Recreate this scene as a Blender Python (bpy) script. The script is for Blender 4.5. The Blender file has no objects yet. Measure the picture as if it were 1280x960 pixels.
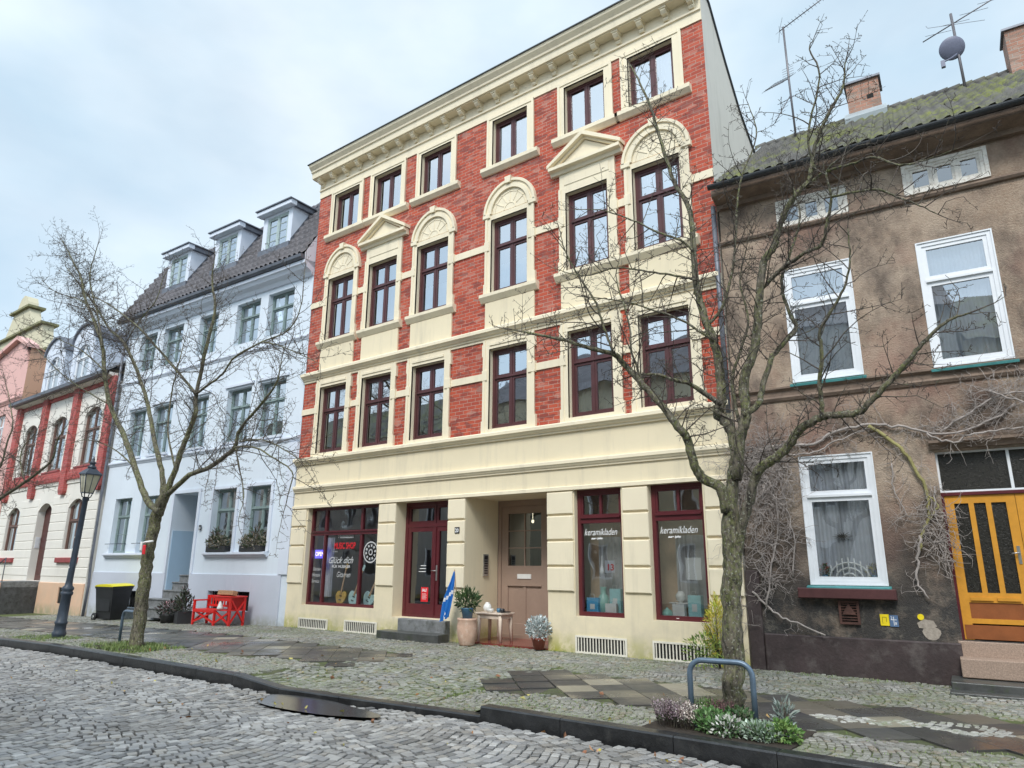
import bpy, math, random
import numpy as np
from mathutils import Vector, Matrix, Euler
random.seed(7); RNG = np.random.default_rng(7)
R = math.radians
scene = bpy.context.scene
C = scene.collection

# ------------------------------------------------------------------ camera, sky, sun, exposure
cam_d = bpy.data.cameras.new('camera'); cam = bpy.data.objects.new('camera', cam_d); C.objects.link(cam)
cr, cu, cf = Vector((0.80010669, 0.59982865, 0.00590531)), Vector((0.1479976, -0.20693389, 0.96709621)), Vector((-0.58131402, 0.77290618, 0.25434239))
CAMZ = 1.64
cam.matrix_world = Matrix(((cr.x, cu.x, -cf.x, 0), (cr.y, cu.y, -cf.y, 0), (cr.z, cu.z, -cf.z, CAMZ), (0, 0, 0, 1)))
cam_d.sensor_width = 36; cam_d.lens = 36 * 867.6 / 1280; cam_d.clip_start = 0.1; cam_d.clip_end = 2000
scene.camera = cam

SUN = Vector((0.22, -0.66, 0.78)).normalized()          # towards the sun
elev = math.asin(SUN.z); azim = math.atan2(SUN.x, SUN.y)
w = bpy.data.worlds.new('World'); scene.world = w; w.use_nodes = True
nt = w.node_tree; nt.nodes.clear()
out = nt.nodes.new('ShaderNodeOutputWorld'); bg = nt.nodes.new('ShaderNodeBackground')
sky = nt.nodes.new('ShaderNodeTexSky'); sky.sky_type = 'NISHITA'; sky.sun_disc = False
sky.sun_elevation = elev; sky.sun_rotation = azim; sky.air_density = 1.0; sky.dust_density = 1.0; sky.ozone_density = 1.5
tc = nt.nodes.new('ShaderNodeTexCoord')
mp = nt.nodes.new('ShaderNodeMapping'); mp.inputs['Scale'].default_value = (1, 1, 2.0)
n1 = nt.nodes.new('ShaderNodeTexNoise'); n1.inputs['Scale'].default_value = 1.7; n1.inputs['Detail'].default_value = 5; n1.inputs['Roughness'].default_value = .55
rp = nt.nodes.new('ShaderNodeValToRGB'); rp.color_ramp.elements[0].position = .3; rp.color_ramp.elements[1].position = .72
rp.color_ramp.elements[0].color = (.62, .62, .62, 1); rp.color_ramp.elements[1].color = (.95, .95, .95, 1)
n2 = nt.nodes.new('ShaderNodeTexNoise'); n2.inputs['Scale'].default_value = 3.2; n2.inputs['Detail'].default_value = 6
r2 = nt.nodes.new('ShaderNodeValToRGB'); r2.color_ramp.elements[0].position = .3; r2.color_ramp.elements[1].position = .75
r2.color_ramp.elements[0].color = (5.2, 6.7, 7.8, 1); r2.color_ramp.elements[1].color = (7.6, 8.4, 8.9, 1)
mx = nt.nodes.new('ShaderNodeMix'); mx.data_type = 'RGBA'
L = nt.links.new
L(tc.outputs['Generated'], mp.inputs[0]); L(mp.outputs[0], n1.inputs[0]); L(mp.outputs[0], n2.inputs[0])
L(n1.outputs[0], rp.inputs[0]); L(n2.outputs[0], r2.inputs[0])
L(rp.outputs[0], mx.inputs['Factor']); L(sky.outputs[0], mx.inputs[6]); L(r2.outputs[0], mx.inputs[7])
# clouds are brighter round the hidden sun
vm = nt.nodes.new('ShaderNodeVectorMath'); vm.operation = 'DOT_PRODUCT'; vm.inputs[1].default_value = SUN
mr = nt.nodes.new('ShaderNodeMapRange'); mr.inputs[1].default_value = .1; mr.inputs[2].default_value = 1; mr.inputs[3].default_value = 1; mr.inputs[4].default_value = 1.7
ml = nt.nodes.new('ShaderNodeVectorMath'); ml.operation = 'SCALE'
L(tc.outputs['Generated'], vm.inputs[0]); L(vm.outputs['Value'], mr.inputs[0])
L(mx.outputs[2], ml.inputs[0]); L(mr.outputs[0], ml.inputs['Scale'])
L(ml.outputs[0], bg.inputs[0]); bg.inputs[1].default_value = 0.085; L(bg.outputs[0], out.inputs[0])

sd = bpy.data.lights.new('sun', 'SUN'); sd.energy = 1.5; sd.angle = R(16); sd.color = (1, .96, .9)
so = bpy.data.objects.new('sun', sd); C.objects.link(so); so.rotation_euler = SUN.to_track_quat('Z', 'Y').to_euler()
vs = scene.view_settings; vs.view_transform = 'Standard'; vs.look = 'None'; vs.exposure = 0.72; vs.gamma = 1; vs.use_curve_mapping = False
scene.cycles.max_bounces = 6; scene.cycles.transparent_max_bounces = 12

# ------------------------------------------------------------------ materials
def M_(name):
    m = bpy.data.materials.new(name); m.use_nodes = True; m.node_tree.nodes.clear(); return m
class NB:
    def __init__(s, name):
        s.m = M_(name); s.t = s.m.node_tree; s.o = s.n('OutputMaterial'); s.b = s.n('BsdfPrincipled'); s.l(s.b.outputs[0], s.o.inputs[0])
        s.tc = s.n('TexCoord')
    def n(s, k): return s.t.nodes.new('ShaderNode' + k)
    def l(s, a, b): s.t.links.new(a, b)
    def noise(s, scale, detail=4, rough=.55, vec=None):
        n = s.n('TexNoise'); n.inputs['Scale'].default_value = scale; n.inputs['Detail'].default_value = detail; n.inputs['Roughness'].default_value = rough
        s.l(vec or s.tc.outputs['Object'], n.inputs[0]); return n.outputs[0]
    def ramp(s, fac, p0, p1, c0=(0, 0, 0), c1=(1, 1, 1)):
        r = s.n('ValToRGB'); e = r.color_ramp.elements; e[0].position = p0; e[1].position = p1; e[0].color = (*c0, 1); e[1].color = (*c1, 1)
        s.l(fac, r.inputs[0]); return r.outputs[0]
    def mix(s, fac, a, b, mode='MIX'):
        m = s.n('Mix'); m.data_type = 'RGBA'; m.blend_type = mode
        for v, i in ((fac, m.inputs[0]), (a, m.inputs[6]), (b, m.inputs[7])):
            if isinstance(v, (int, float)): i.default_value = v
            elif isinstance(v, tuple): i.default_value = (*v[:3], 1)
            else: s.l(v, i)
        return m.outputs[2]
    def math(s, op, a, b=None):
        m = s.n('Math'); m.operation = op
        for v, i in ((a, m.inputs[0]), (b, m.inputs[1])):
            if v is None: continue
            if isinstance(v, (int, float)): i.default_value = v
            else: s.l(v, i)
        return m.outputs[0]
    def xyz(s, vec=None):
        x = s.n('SeparateXYZ'); s.l(vec or s.tc.outputs['Object'], x.inputs[0]); return x.outputs
    def maprange(s, v, a, b, c=0, d=1):
        m = s.n('MapRange'); m.inputs[1].default_value = a; m.inputs[2].default_value = b; m.inputs[3].default_value = c; m.inputs[4].default_value = d
        s.l(v, m.inputs[0]); return m.outputs[0]
    def bump(s, h, dist=.01, strength=.6, prev=None):
        b = s.n('Bump'); b.inputs['Strength'].default_value = strength; b.inputs['Distance'].default_value = dist; s.l(h, b.inputs['Height'])
        if prev: s.l(prev, b.inputs['Normal'])
        return b.outputs[0]
    def fin(s, col=None, rough=None, nrm=None, metal=None, spec=None):
        for v, k in ((col, 'Base Color'), (rough, 'Roughness'), (nrm, 'Normal'), (metal, 'Metallic'), (spec, 'Specular IOR Level')):
            if v is None: continue
            if isinstance(v, (int, float)): s.b.inputs[k].default_value = v
            elif isinstance(v, tuple): s.b.inputs[k].default_value = (*v[:3], 1)
            else: s.l(v, s.b.inputs[k])
        return s.m
def sc(c, k): return tuple(min(1, x * k) for x in c)
def mat(name, col, rough=.75, var=.12, scale=2.5, bump=.002, bscale=60, metal=0, dirt=None):
    b = NB(name)
    c = b.mix(b.ramp(b.noise(scale, 6, .6), .3, .7), sc(col, 1 - var), sc(col, 1 + var))
    c = b.mix(b.math('MULTIPLY', b.ramp(b.noise(scale * 9, 3), .45, .7), .35), c, sc(col, 1 - var * 1.3))
    if dirt: c = b.mix(b.math('MULTIPLY', b.ramp(b.noise(scale * 1.7, 8, .7), .52, .68), dirt[1]), c, dirt[0])
    nr = b.bump(b.noise(bscale, 3), bump, .7) if bump else None
    return b.fin(c, rough, nr, metal)
def glow(name, col, s):
    b = NB(name); b.fin((.02, .02, .02), .5); b.b.inputs['Emission Color'].default_value = (*col, 1); b.b.inputs['Emission Strength'].default_value = s; return b.m

def plaster_mat(name, col, stain=(.42, .36, .06), zs=.3, dirtc=(.42, .38, .30), amount=.5):
    b = NB(name)
    c = b.mix(b.ramp(b.noise(.55, 7, .62), .3, .72), sc(col, .93), sc(col, 1.04))
    mp = b.n('Mapping'); mp.inputs['Scale'].default_value = (3.5, 3.5, .35); b.l(b.tc.outputs['Object'], mp.inputs[0])
    streak = b.ramp(b.noise(1.0, 6, .65, mp.outputs[0]), .52, .75)
    c = b.mix(b.math('MULTIPLY', streak, .22 * amount), c, dirtc)
    z = b.xyz()[2]
    low = b.math('MULTIPLY', b.maprange(z, 0, zs, 1.2, 0), b.ramp(b.noise(3.2, 6, .7), .32, .56))
    c = b.mix(b.math('MULTIPLY', low, .85), c, stain)
    low2 = b.math('MULTIPLY', b.maprange(z, 0, 1.3, .55, 0), b.ramp(b.noise(1.5, 8, .7), .42, .66))
    c = b.mix(low2, c, sc(dirtc, 1.15))
    n = b.bump(b.noise(130, 3), .0015, .7); n = b.bump(b.noise(9, 4), .004, .35, n)
    return b.fin(c, .82, n)
def brick_mat(name, c1, c2, mortar, dark):
    b = NB(name); x = b.xyz(); cb = b.n('CombineXYZ')
    b.l(b.math('ADD', x[0], x[1]), cb.inputs[0]); b.l(x[2], cb.inputs[1])
    nz = b.n('TexNoise'); nz.inputs['Scale'].default_value = 12; b.l(b.tc.outputs['Object'], nz.inputs[0])
    ad = b.n('VectorMath'); ad.operation = 'MULTIPLY_ADD'; ad.inputs[1].default_value = (.012, .012, 0); b.l(nz.outputs['Color'], ad.inputs[0]); b.l(cb.outputs[0], ad.inputs[2])
    t = b.n('TexBrick'); b.l(ad.outputs[0], t.inputs[0])
    t.inputs['Scale'].default_value = 1; t.inputs['Brick Width'].default_value = .25; t.inputs['Row Height'].default_value = .09
    t.inputs['Mortar Size'].default_value = .0075; t.inputs['Mortar Smooth'].default_value = .3; t.inputs['Bias'].default_value = 0.0
    t.inputs['Color1'].default_value = (*c1, 1); t.inputs['Color2'].default_value = (*c2, 1); t.inputs['Mortar'].default_value = (*mortar, 1)
    c = b.mix(b.math('MULTIPLY', b.ramp(b.noise(.9, 7, .65), .56, .76), .55), t.outputs[0], dark)
    # single burnt bricks
    v = b.n('TexVoronoi'); mp = b.n('Mapping'); mp.inputs['Scale'].default_value = (4, 11.1, 1); b.l(cb.outputs[0], mp.inputs[0]); b.l(mp.outputs[0], v.inputs[0]); v.inputs['Scale'].default_value = 1
    vx = b.n('SeparateXYZ'); b.l(v.outputs['Color'], vx.inputs[0])
    c = b.mix(b.math('MULTIPLY', b.ramp(vx.outputs[0], .74, .86), .6), c, dark)
    c = b.mix(b.math('MULTIPLY', b.ramp(vx.outputs[1], .8, .95), .35), c, sc(mortar, 1.1))
    c = b.mix(b.math('MULTIPLY', b.ramp(b.noise(7, 6, .7), .52, .72), .3), c, sc(c1, 1.35))
    h = b.math('SUBTRACT', 1, t.outputs['Fac'])
    n = b.bump(h, .009, .8); n = b.bump(b.noise(55, 4), .004, .6, n)
    return b.fin(c, .8, n)
def pebble_mat():
    b = NB('pebbledash render')
    z = b.xyz()[2]
    base = b.mix(b.ramp(b.noise(.8, 7, .65), .32, .68), (.345, .24, .17), (.55, .44, .345))
    base = b.mix(b.math('MULTIPLY', b.ramp(b.noise(28, 3), .45, .62), .4), base, (.5, .41, .31))
    mp = b.n('Mapping'); mp.inputs['Scale'].default_value = (1.1, 1.1, .8); mp.inputs['Location'].default_value = (3.3, 0, 1.7); b.l(b.tc.outputs['Object'], mp.inputs[0])
    dk = b.ramp(b.noise(1.1, 8, .68, mp.outputs[0]), .43, .62)
    c = b.mix(b.math('MULTIPLY', dk, .8), base, (.10, .075, .062))
    m3 = b.n('Mapping'); m3.inputs['Location'].default_value = (8, 2, 5); b.l(b.tc.outputs['Object'], m3.inputs[0])
    pk = b.ramp(b.noise(.7, 6, .6, m3.outputs[0]), .52, .68)
    c = b.mix(b.math('MULTIPLY', pk, .5), c, (.33, .17, .13))
    low = b.math('MULTIPLY', b.maprange(z, 1.1, 3.1, 1, 0), b.ramp(b.noise(1.9, 8, .7), .20, .5))
    c = b.mix(b.math('MULTIPLY', low, .97), c, (.045, .043, .042))
    pale = b.math('MULTIPLY', b.maprange(z, .5, 1.5, 1, 0), b.ramp(b.noise(5, 8, .75, m3.outputs[0]), .52, .66))
    c = b.mix(b.math('MULTIPLY', pale, .6), c, (.3, .27, .22))
    n = b.bump(b.noise(34, 4, .75), .03, 1.0); n = b.bump(b.noise(6, 5), .015, .5, n)
    return b.fin(c, .92, n)
def tile_mat(name, c0, c1, moss, amt, lo=.45, hi=.62):
    b = NB(name)
    c = b.mix(b.ramp(b.noise(1.6, 6), .3, .7), c0, c1)
    v = b.n('TexVoronoi'); v.inputs['Scale'].default_value = 4.5; b.l(b.tc.outputs['Object'], v.inputs[0])
    vx = b.n('SeparateXYZ'); b.l(v.outputs['Color'], vx.inputs[0]); c = b.mix(b.math('MULTIPLY', vx.outputs[0], .35), c, sc(c1, 1.5))
    if moss:
        m = b.math('MULTIPLY', b.ramp(b.noise(1.0, 8, .7), lo, hi), b.ramp(b.noise(12, 5, .7), .36, .56))
        c = b.mix(b.math('MULTIPLY', m, amt), c, moss)
    return b.fin(c, .75, b.bump(b.noise(40, 4), .006, .7))
def attr_mat(name, rough=.5, mossamt=0, wet=0, bscale=45, bump=.004):
    b = NB(name); a = b.n('Attribute'); a.attribute_name = 'tint'
    c = b.mix(b.math('MULTIPLY', b.ramp(b.noise(35, 4, .65), .35, .7), .4), a.outputs[0], (.5, .5, .48), 'OVERLAY')
    c = b.mix(b.math('MULTIPLY', b.ramp(b.noise(.5, 6, .6), .38, .62), .45), c, (.14, .125, .105))
    if mossamt:
        mo = b.math('MULTIPLY', b.ramp(b.noise(.9, 8, .72), .4, .62), b.ramp(b.noise(18, 5, .7), .38, .6))
        c = b.mix(b.math('MULTIPLY', mo, mossamt), c, (.13, .17, .045))
    rg = rough
    if wet: rg = b.maprange(b.ramp(b.noise(.8, 6, .6), .38, .62), 0, 1, rough, wet)
    return b.fin(c, rg, b.bump(b.noise(bscale, 4), bump, .7))
def joint_mat(name, c0, c1, moss, amt):
    b = NB(name); c = b.mix(b.ramp(b.noise(9, 7), .35, .65), c0, c1)
    c = b.mix(b.math('MULTIPLY', b.ramp(b.noise(.9, 8, .7), .4, .6), amt), c, moss)
    return b.fin(c, .9, b.bump(b.noise(60, 4), .006, .8))
def bark_mat():
    b = NB('tree bark')
    mp = b.n('Mapping'); mp.inputs['Scale'].default_value = (1, 1, .35); b.l(b.tc.outputs['Object'], mp.inputs[0])
    n = b.noise(22, 6, .7, mp.outputs[0])
    c = b.mix(b.ramp(n, .38, .64), (.020, .017, .014), (.20, .172, .135))
    c = b.mix(b.math('MULTIPLY', b.math('MULTIPLY', b.ramp(b.noise(1.8, 6, .7), .38, .58), b.ramp(b.noise(26, 5, .7), .42, .6)), .6), c, (.22, .25, .07))
    c = b.mix(b.math('MULTIPLY', b.ramp(b.noise(34, 3), .60, .68), .7), c, (.40, .41, .33))
    return b.fin(c, .9, b.bump(n, .03, 1.0))
def glass_mat(name, refl=.42, tint=(.86, .92, .95), wob=.007):
    m = M_(name); t = m.node_tree; N = lambda k: t.nodes.new('ShaderNode' + k)
    o = N('OutputMaterial'); g = N('BsdfGlossy'); g.inputs['Roughness'].default_value = .015; g.inputs[0].default_value = (.92, .96, 1, 1)
    tr = N('BsdfTransparent'); tr.inputs[0].default_value = (*tint, 1); mx = N('MixShader')
    lw = N('LayerWeight'); lw.inputs[0].default_value = .45; mr = N('MapRange'); mr.inputs[3].default_value = refl * .75; mr.inputs[4].default_value = min(1, refl * 1.9)
    t.links.new(lw.outputs['Fresnel'], mr.inputs[0]); t.links.new(mr.outputs[0], mx.inputs[0]); t.links.new(tr.outputs[0], mx.inputs[1]); t.links.new(g.outputs[0], mx.inputs[2]); t.links.new(mx.outputs[0], o.inputs[0])
    tc = N('TexCoord'); n = N('TexNoise'); n.inputs['Scale'].default_value = 1.6; n.inputs['Detail'].default_value = 1; b = N('Bump'); b.inputs['Strength'].default_value = .5; b.inputs['Distance'].default_value = wob
    t.links.new(tc.outputs['Object'], n.inputs[0]); t.links.new(n.outputs[0], b.inputs['Height']); t.links.new(b.outputs[0], g.inputs['Normal'])
    return m
def fabric_mat(name, col, trans=.35):
    m = M_(name); t = m.node_tree; N = lambda k: t.nodes.new('ShaderNode' + k)
    o = N('OutputMaterial'); d = N('BsdfDiffuse'); tl = N('BsdfTranslucent'); mx = N('MixShader'); mx.inputs[0].default_value = trans
    tc = N('TexCoord'); n = N('TexNoise'); n.inputs['Scale'].default_value = 9; r = N('ValToRGB'); r.color_ramp.elements[0].color = (*sc(col, .8), 1); r.color_ramp.elements[1].color = (*sc(col, 1.1), 1)
    t.links.new(tc.outputs['Object'], n.inputs[0]); t.links.new(n.outputs[0], r.inputs[0]); t.links.new(r.outputs[0], d.inputs[0]); t.links.new(r.outputs[0], tl.inputs[0])
    t.links.new(d.outputs[0], mx.inputs[1]); t.links.new(tl.outputs[0], mx.inputs[2]); t.links.new(mx.outputs[0], o.inputs[0]); return m
def leaf_mat(name, rough=.55):
    b = NB(name); a = b.n('Attribute'); a.attribute_name = 'tint'; b.fin(a.outputs[0], rough)
    b.b.inputs['Subsurface Weight'].default_value = 0.0
    return b.m

K = dict(
 cream=plaster_mat('cream painted plaster', (.80, .70, .50), (.36, .36, .05), .42, amount=1.7),
 creamtrim=plaster_mat('cream painted stucco trim', (.83, .735, .55), zs=.01, amount=1.6),
 brick=brick_mat('red facing brick', (.50, .088, .042), (.37, .058, .032), (.47, .31, .25), (.15, .040, .036)),
 oldbrick=brick_mat('old chimney brick', (.40, .20, .14), (.32, .16, .11), (.38, .33, .28), (.20, .15, .12)),
 redbrick=brick_mat('painted red pilaster brick', (.50, .10, .09), (.40, .07, .065), (.42, .20, .18), (.25, .06, .055)),
 blue=plaster_mat('pale blue plaster', (.68, .745, .82), (.34, .37, .38), .25, (.42, .46, .52)),
 bluelow=plaster_mat('grey blue plinth plaster', (.54, .575, .66), (.32, .34, .30), .3, (.40, .42, .46)),
 bluetrim=plaster_mat('white blue trim', (.66, .71, .80), zs=.01),
 bluedeep=plaster_mat('blue portal plaster', (.42, .57, .72), zs=.01, dirtc=(.36, .44, .54)),
 white=plaster_mat('off white plaster', (.80, .765, .70), (.5, .38, .28), .2),
 peach=plaster_mat('peach plinth plaster', (.72, .48, .33), (.36, .32, .2), .35),
 pink=plaster_mat('pink plaster', (.70, .42, .38), zs=.01), orange=plaster_mat('orange beige gable plaster', (.62, .36, .24), zs=.01, amount=1.5),
 sand=plaster_mat('weathered yellow gable plaster', (.58, .53, .38), zs=.01, amount=1.4),
 side=plaster_mat('grey cream side render', (.66, .63, .57), zs=.01, dirtc=(.35, .33, .29), amount=2.4),
 brown=pebble_mat(), brownband=mat('dirty brown moulding', (.20, .145, .11), .85, .35, 3, .006, 40),
 plinth=mat('dark brown painted plinth', (.052, .036, .036), .6, .35, 2, .008, 22, dirt=((.16, .14, .13), .5)),
 brownred=mat('brown red window paint', (.088, .030, .032), .4, .2, 3, .0006), maroon=mat('maroon window paint', (.105, .018, .024), .35, .15, 3, .0005),
 green=mat('sage green window paint', (.22, .29, .285), .5, .2, 3, .0008),
 greenlight=mat('pale sage window paint', (.40, .48, .47), .5, .1, 3, .0008),
 whiteframe=mat('white window frame', (.78, .80, .83), .3, .05, 3, .0003),
 oldwhite=mat('flaking white paint', (.76, .73, .67), .7, .2, 9, .002, dirt=((.36, .26, .19), .6)),
 brownframe=mat('dark brown window paint', (.16, .085, .065), .5, .2, 3, .0006),
 teal=mat('teal sill metal', (.07, .27, .27), .5, .2, 5, .0008),
 grate=mat('cream painted grating', (.80, .76, .66), .55, .1, 4, .001),
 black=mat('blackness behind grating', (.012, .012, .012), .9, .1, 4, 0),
 doorbrown=mat('grey brown door paint', (.33, .235, .185), .5, .08, 2, .0008),
 doororange=mat('orange varnished door', (.62, .285, .035), .35, .15, 4, .001),
 doorrust=mat('rust red door panel', (.27, .085, .025), .45, .15, 6, .001),
 darkwood=mat('dark red wood door', (.085, .025, .020), .45, .2, 4, .001),
 tiledark=tile_mat('dark clay pantiles', (.085, .082, .09), (.165, .155, .165), None, 0),
 tilemoss=tile_mat('mossy grey pantiles', (.045, .043, .041), (.13, .125, .115), (.20, .22, .04), .85),
 slate=tile_mat('dark slate', (.05, .055, .065), (.10, .105, .12), None, 0),
 zinc=mat('weathered zinc', (.16, .17, .20), .5, .25, 3, .001, metal=.4),
 gutter=mat('dark old gutter', (.05, .055, .062), .5, .3, 3, .001, metal=.3),
 flash=mat('roof flashing', (.34, .38, .40), .45, .15, 3, .001),
 steel=mat('brushed metal', (.55, .55, .54), .3, .1, 20, .0003, metal=.9),
 aerial=mat('antenna metal', (.16, .15, .16), .45, .2, 6, .0002, metal=.5),
 dish=mat('grey dish paint', (.16, .17, .24), .5, .15, 4, .0003),
 iron=mat('dark blue grey iron paint', (.045, .060, .085), .4, .25, 5, .002, 80),
 rack=mat('blue grey galvanised tube', (.13, .185, .25), .38, .25, 7, .001, metal=.35),
 lampglass=mat('frosted lamp glass', (.55, .53, .40), .3, .15, 5, .0003),
 stone=mat('grey stone steps', (.20, .205, .21), .6, .35, 5, .006, 30, dirt=((.06, .07, .045), .7)),
 stonedark=mat('wet dark step stone', (.075, .077, .075), .35, .35, 4, .006, 30, dirt=((.05, .07, .03), .7)),
 terrazzo=mat('pinkish terrazzo step', (.36, .26, .20), .7, .35, 60, .004, 90, dirt=((.16, .13, .10), .6)),
 redtile=mat('red floor tile', (.22, .05, .04), .15, .25, 3, .001, 8),
 kerb=mat('dark granite kerb', (.026, .027, .029), .3, .45, 4, .006, 60, dirt=((.07, .07, .068), .5)),
 bark=bark_mat(), twig=mat('twig bark', (.085, .068, .058), .85, .35, 8, 0, dirt=((.20, .21, .11), .5)),
 vine=mat('bare vine wood', (.36, .315, .29), .85, .3, 6, .002, 80), vinegreen=mat('mossy vine wood', (.30, .27, .11), .85, .3, 6, .002, 80),
 glass=glass_mat('window glass', .66), glass2=glass_mat('plain window glass', .40), shopglass=glass_mat('shop glass', .30, (.93, .95, .95)), musicglass=glass_mat('clear shop glass', .2, (.95, .96, .96)), darkglass=glass_mat('dim glass', .24, (.35, .38, .38), .004), obscure=mat('dark obscured glass', (.022, .020, .016), .22, .5, 30, .012, 55),
 net=fabric_mat('net curtain', (.72, .76, .82), .3), drape=fabric_mat('white drape', (.78, .80, .80), .3), lace=fabric_mat('grey lace', (.74, .77, .84), .3),
 dimcurtain=fabric_mat('brown curtain', (.34, .28, .24), .2),
 leaf=leaf_mat('leaves'), fabricgrey=fabric_mat('grey backdrop cloth', (.62, .62, .63), .1), beige=mat('beige interior wall', (.80, .60, .42), .8, .15, 2, 0),
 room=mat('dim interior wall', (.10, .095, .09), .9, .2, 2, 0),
 binblack=mat('black bin plastic', (.018, .018, .02), .42, .3, 4, .001), binyellow=mat('yellow bin lid', (.75, .66, .02), .4, .08, 4, .0006),
 redpaint=mat('bright red paint', (.70, .022, .018), .35, .12, 6, .0008), coir=mat('coir brown board', (.42, .24, .13), .85, .3, 20, .003),
 whitecer=mat('white ceramic', (.80, .80, .78), .2, .05, 4, 0), bluecer=mat('blue ceramic', (.06, .16, .26), .25, .2, 5, 0), tealcer=mat('mint ceramic', (.35, .62, .55), .3, .1, 5, 0),
 paperblue=mat('blue paper', (.08, .38, .66), .6, .15, 8, 0), paperteal=mat('pale teal paper', (.38, .68, .70), .6, .12, 12, 0), paperwhite=mat('white paper', (.78, .78, .76), .7, .06, 8, 0),
 terracotta=mat('pale terracotta', (.60, .40, .30), .75, .2, 4, .002, 40, dirt=((.72, .62, .52), .7)), redpot=mat('red brown pot', (.27, .075, .05), .6, .2, 5, .001),
 tablepaint=mat('chalky pink white paint', (.70, .58, .48), .6, .12, 6, .0008),
 flagblue=mat('blue flag cloth', (.015, .17, .55), .6, .12, 3, .002, 30), lettering=mat('translucent window lettering', (.52, .52, .52), .6, .12, 6, 0), signwhite=mat('white lettering', (.85, .85, .85), .6, .03, 3, 0),
 signred=mat('red sign print', (.70, .02, .03), .5, .1, 3, 0), signblack=mat('black sign', (.02, .02, .025), .4, .1, 3, 0), signyellow=mat('yellow sign plate', (.85, .66, .02), .4, .06, 8, 0), signblue=mat('blue sign plate', (.10, .17, .30), .4, .1, 8, 0),
 openblue=glow('blue neon panel', (.12, .10, .9), 1.2), openwhite=glow('white neon letters', (1, .85, 1), 1.6),
 guitargold=mat('gold guitar body', (.55, .36, .10), .25, .2, 5, 0), guitarmint=mat('mint guitar body', (.45, .66, .66), .25, .1, 5, 0), guitarwood=mat('guitar neck wood', (.42, .27, .15), .4, .15, 10, 0),
 planterblack=mat('dark planter box', (.03, .03, .032), .6, .2, 4, 0), soil=mat('wet soil', (.04, .03, .022), .9, .4, 20, .01, 40),
 meter=mat('rusty cast cover', (.09, .04, .03), .7, .35, 9, .003),
 roadstone=attr_mat('granite setts', .58, .0, .38), pavestone=attr_mat('small paving setts', .62, .75, .42), slab=attr_mat('paving slabs', .55, .12, .16, 60, .002), joint=joint_mat('sandy joints', (.016, .015, .014), (.045, .041, .035), (.045, .05, .02), .3), jointmoss=joint_mat('mossy joints', (.035, .032, .025), (.09, .08, .06), (.09, .12, .03), .9),
 earth=mat('distant ground', (.10, .10, .09), .9, .3, .4, 0),
)
b = NB('puddle water'); b.fin((.05, .052, .055), .17, b.bump(b.noise(9, 3), .004, .3)); K['water'] = b.m
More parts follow.
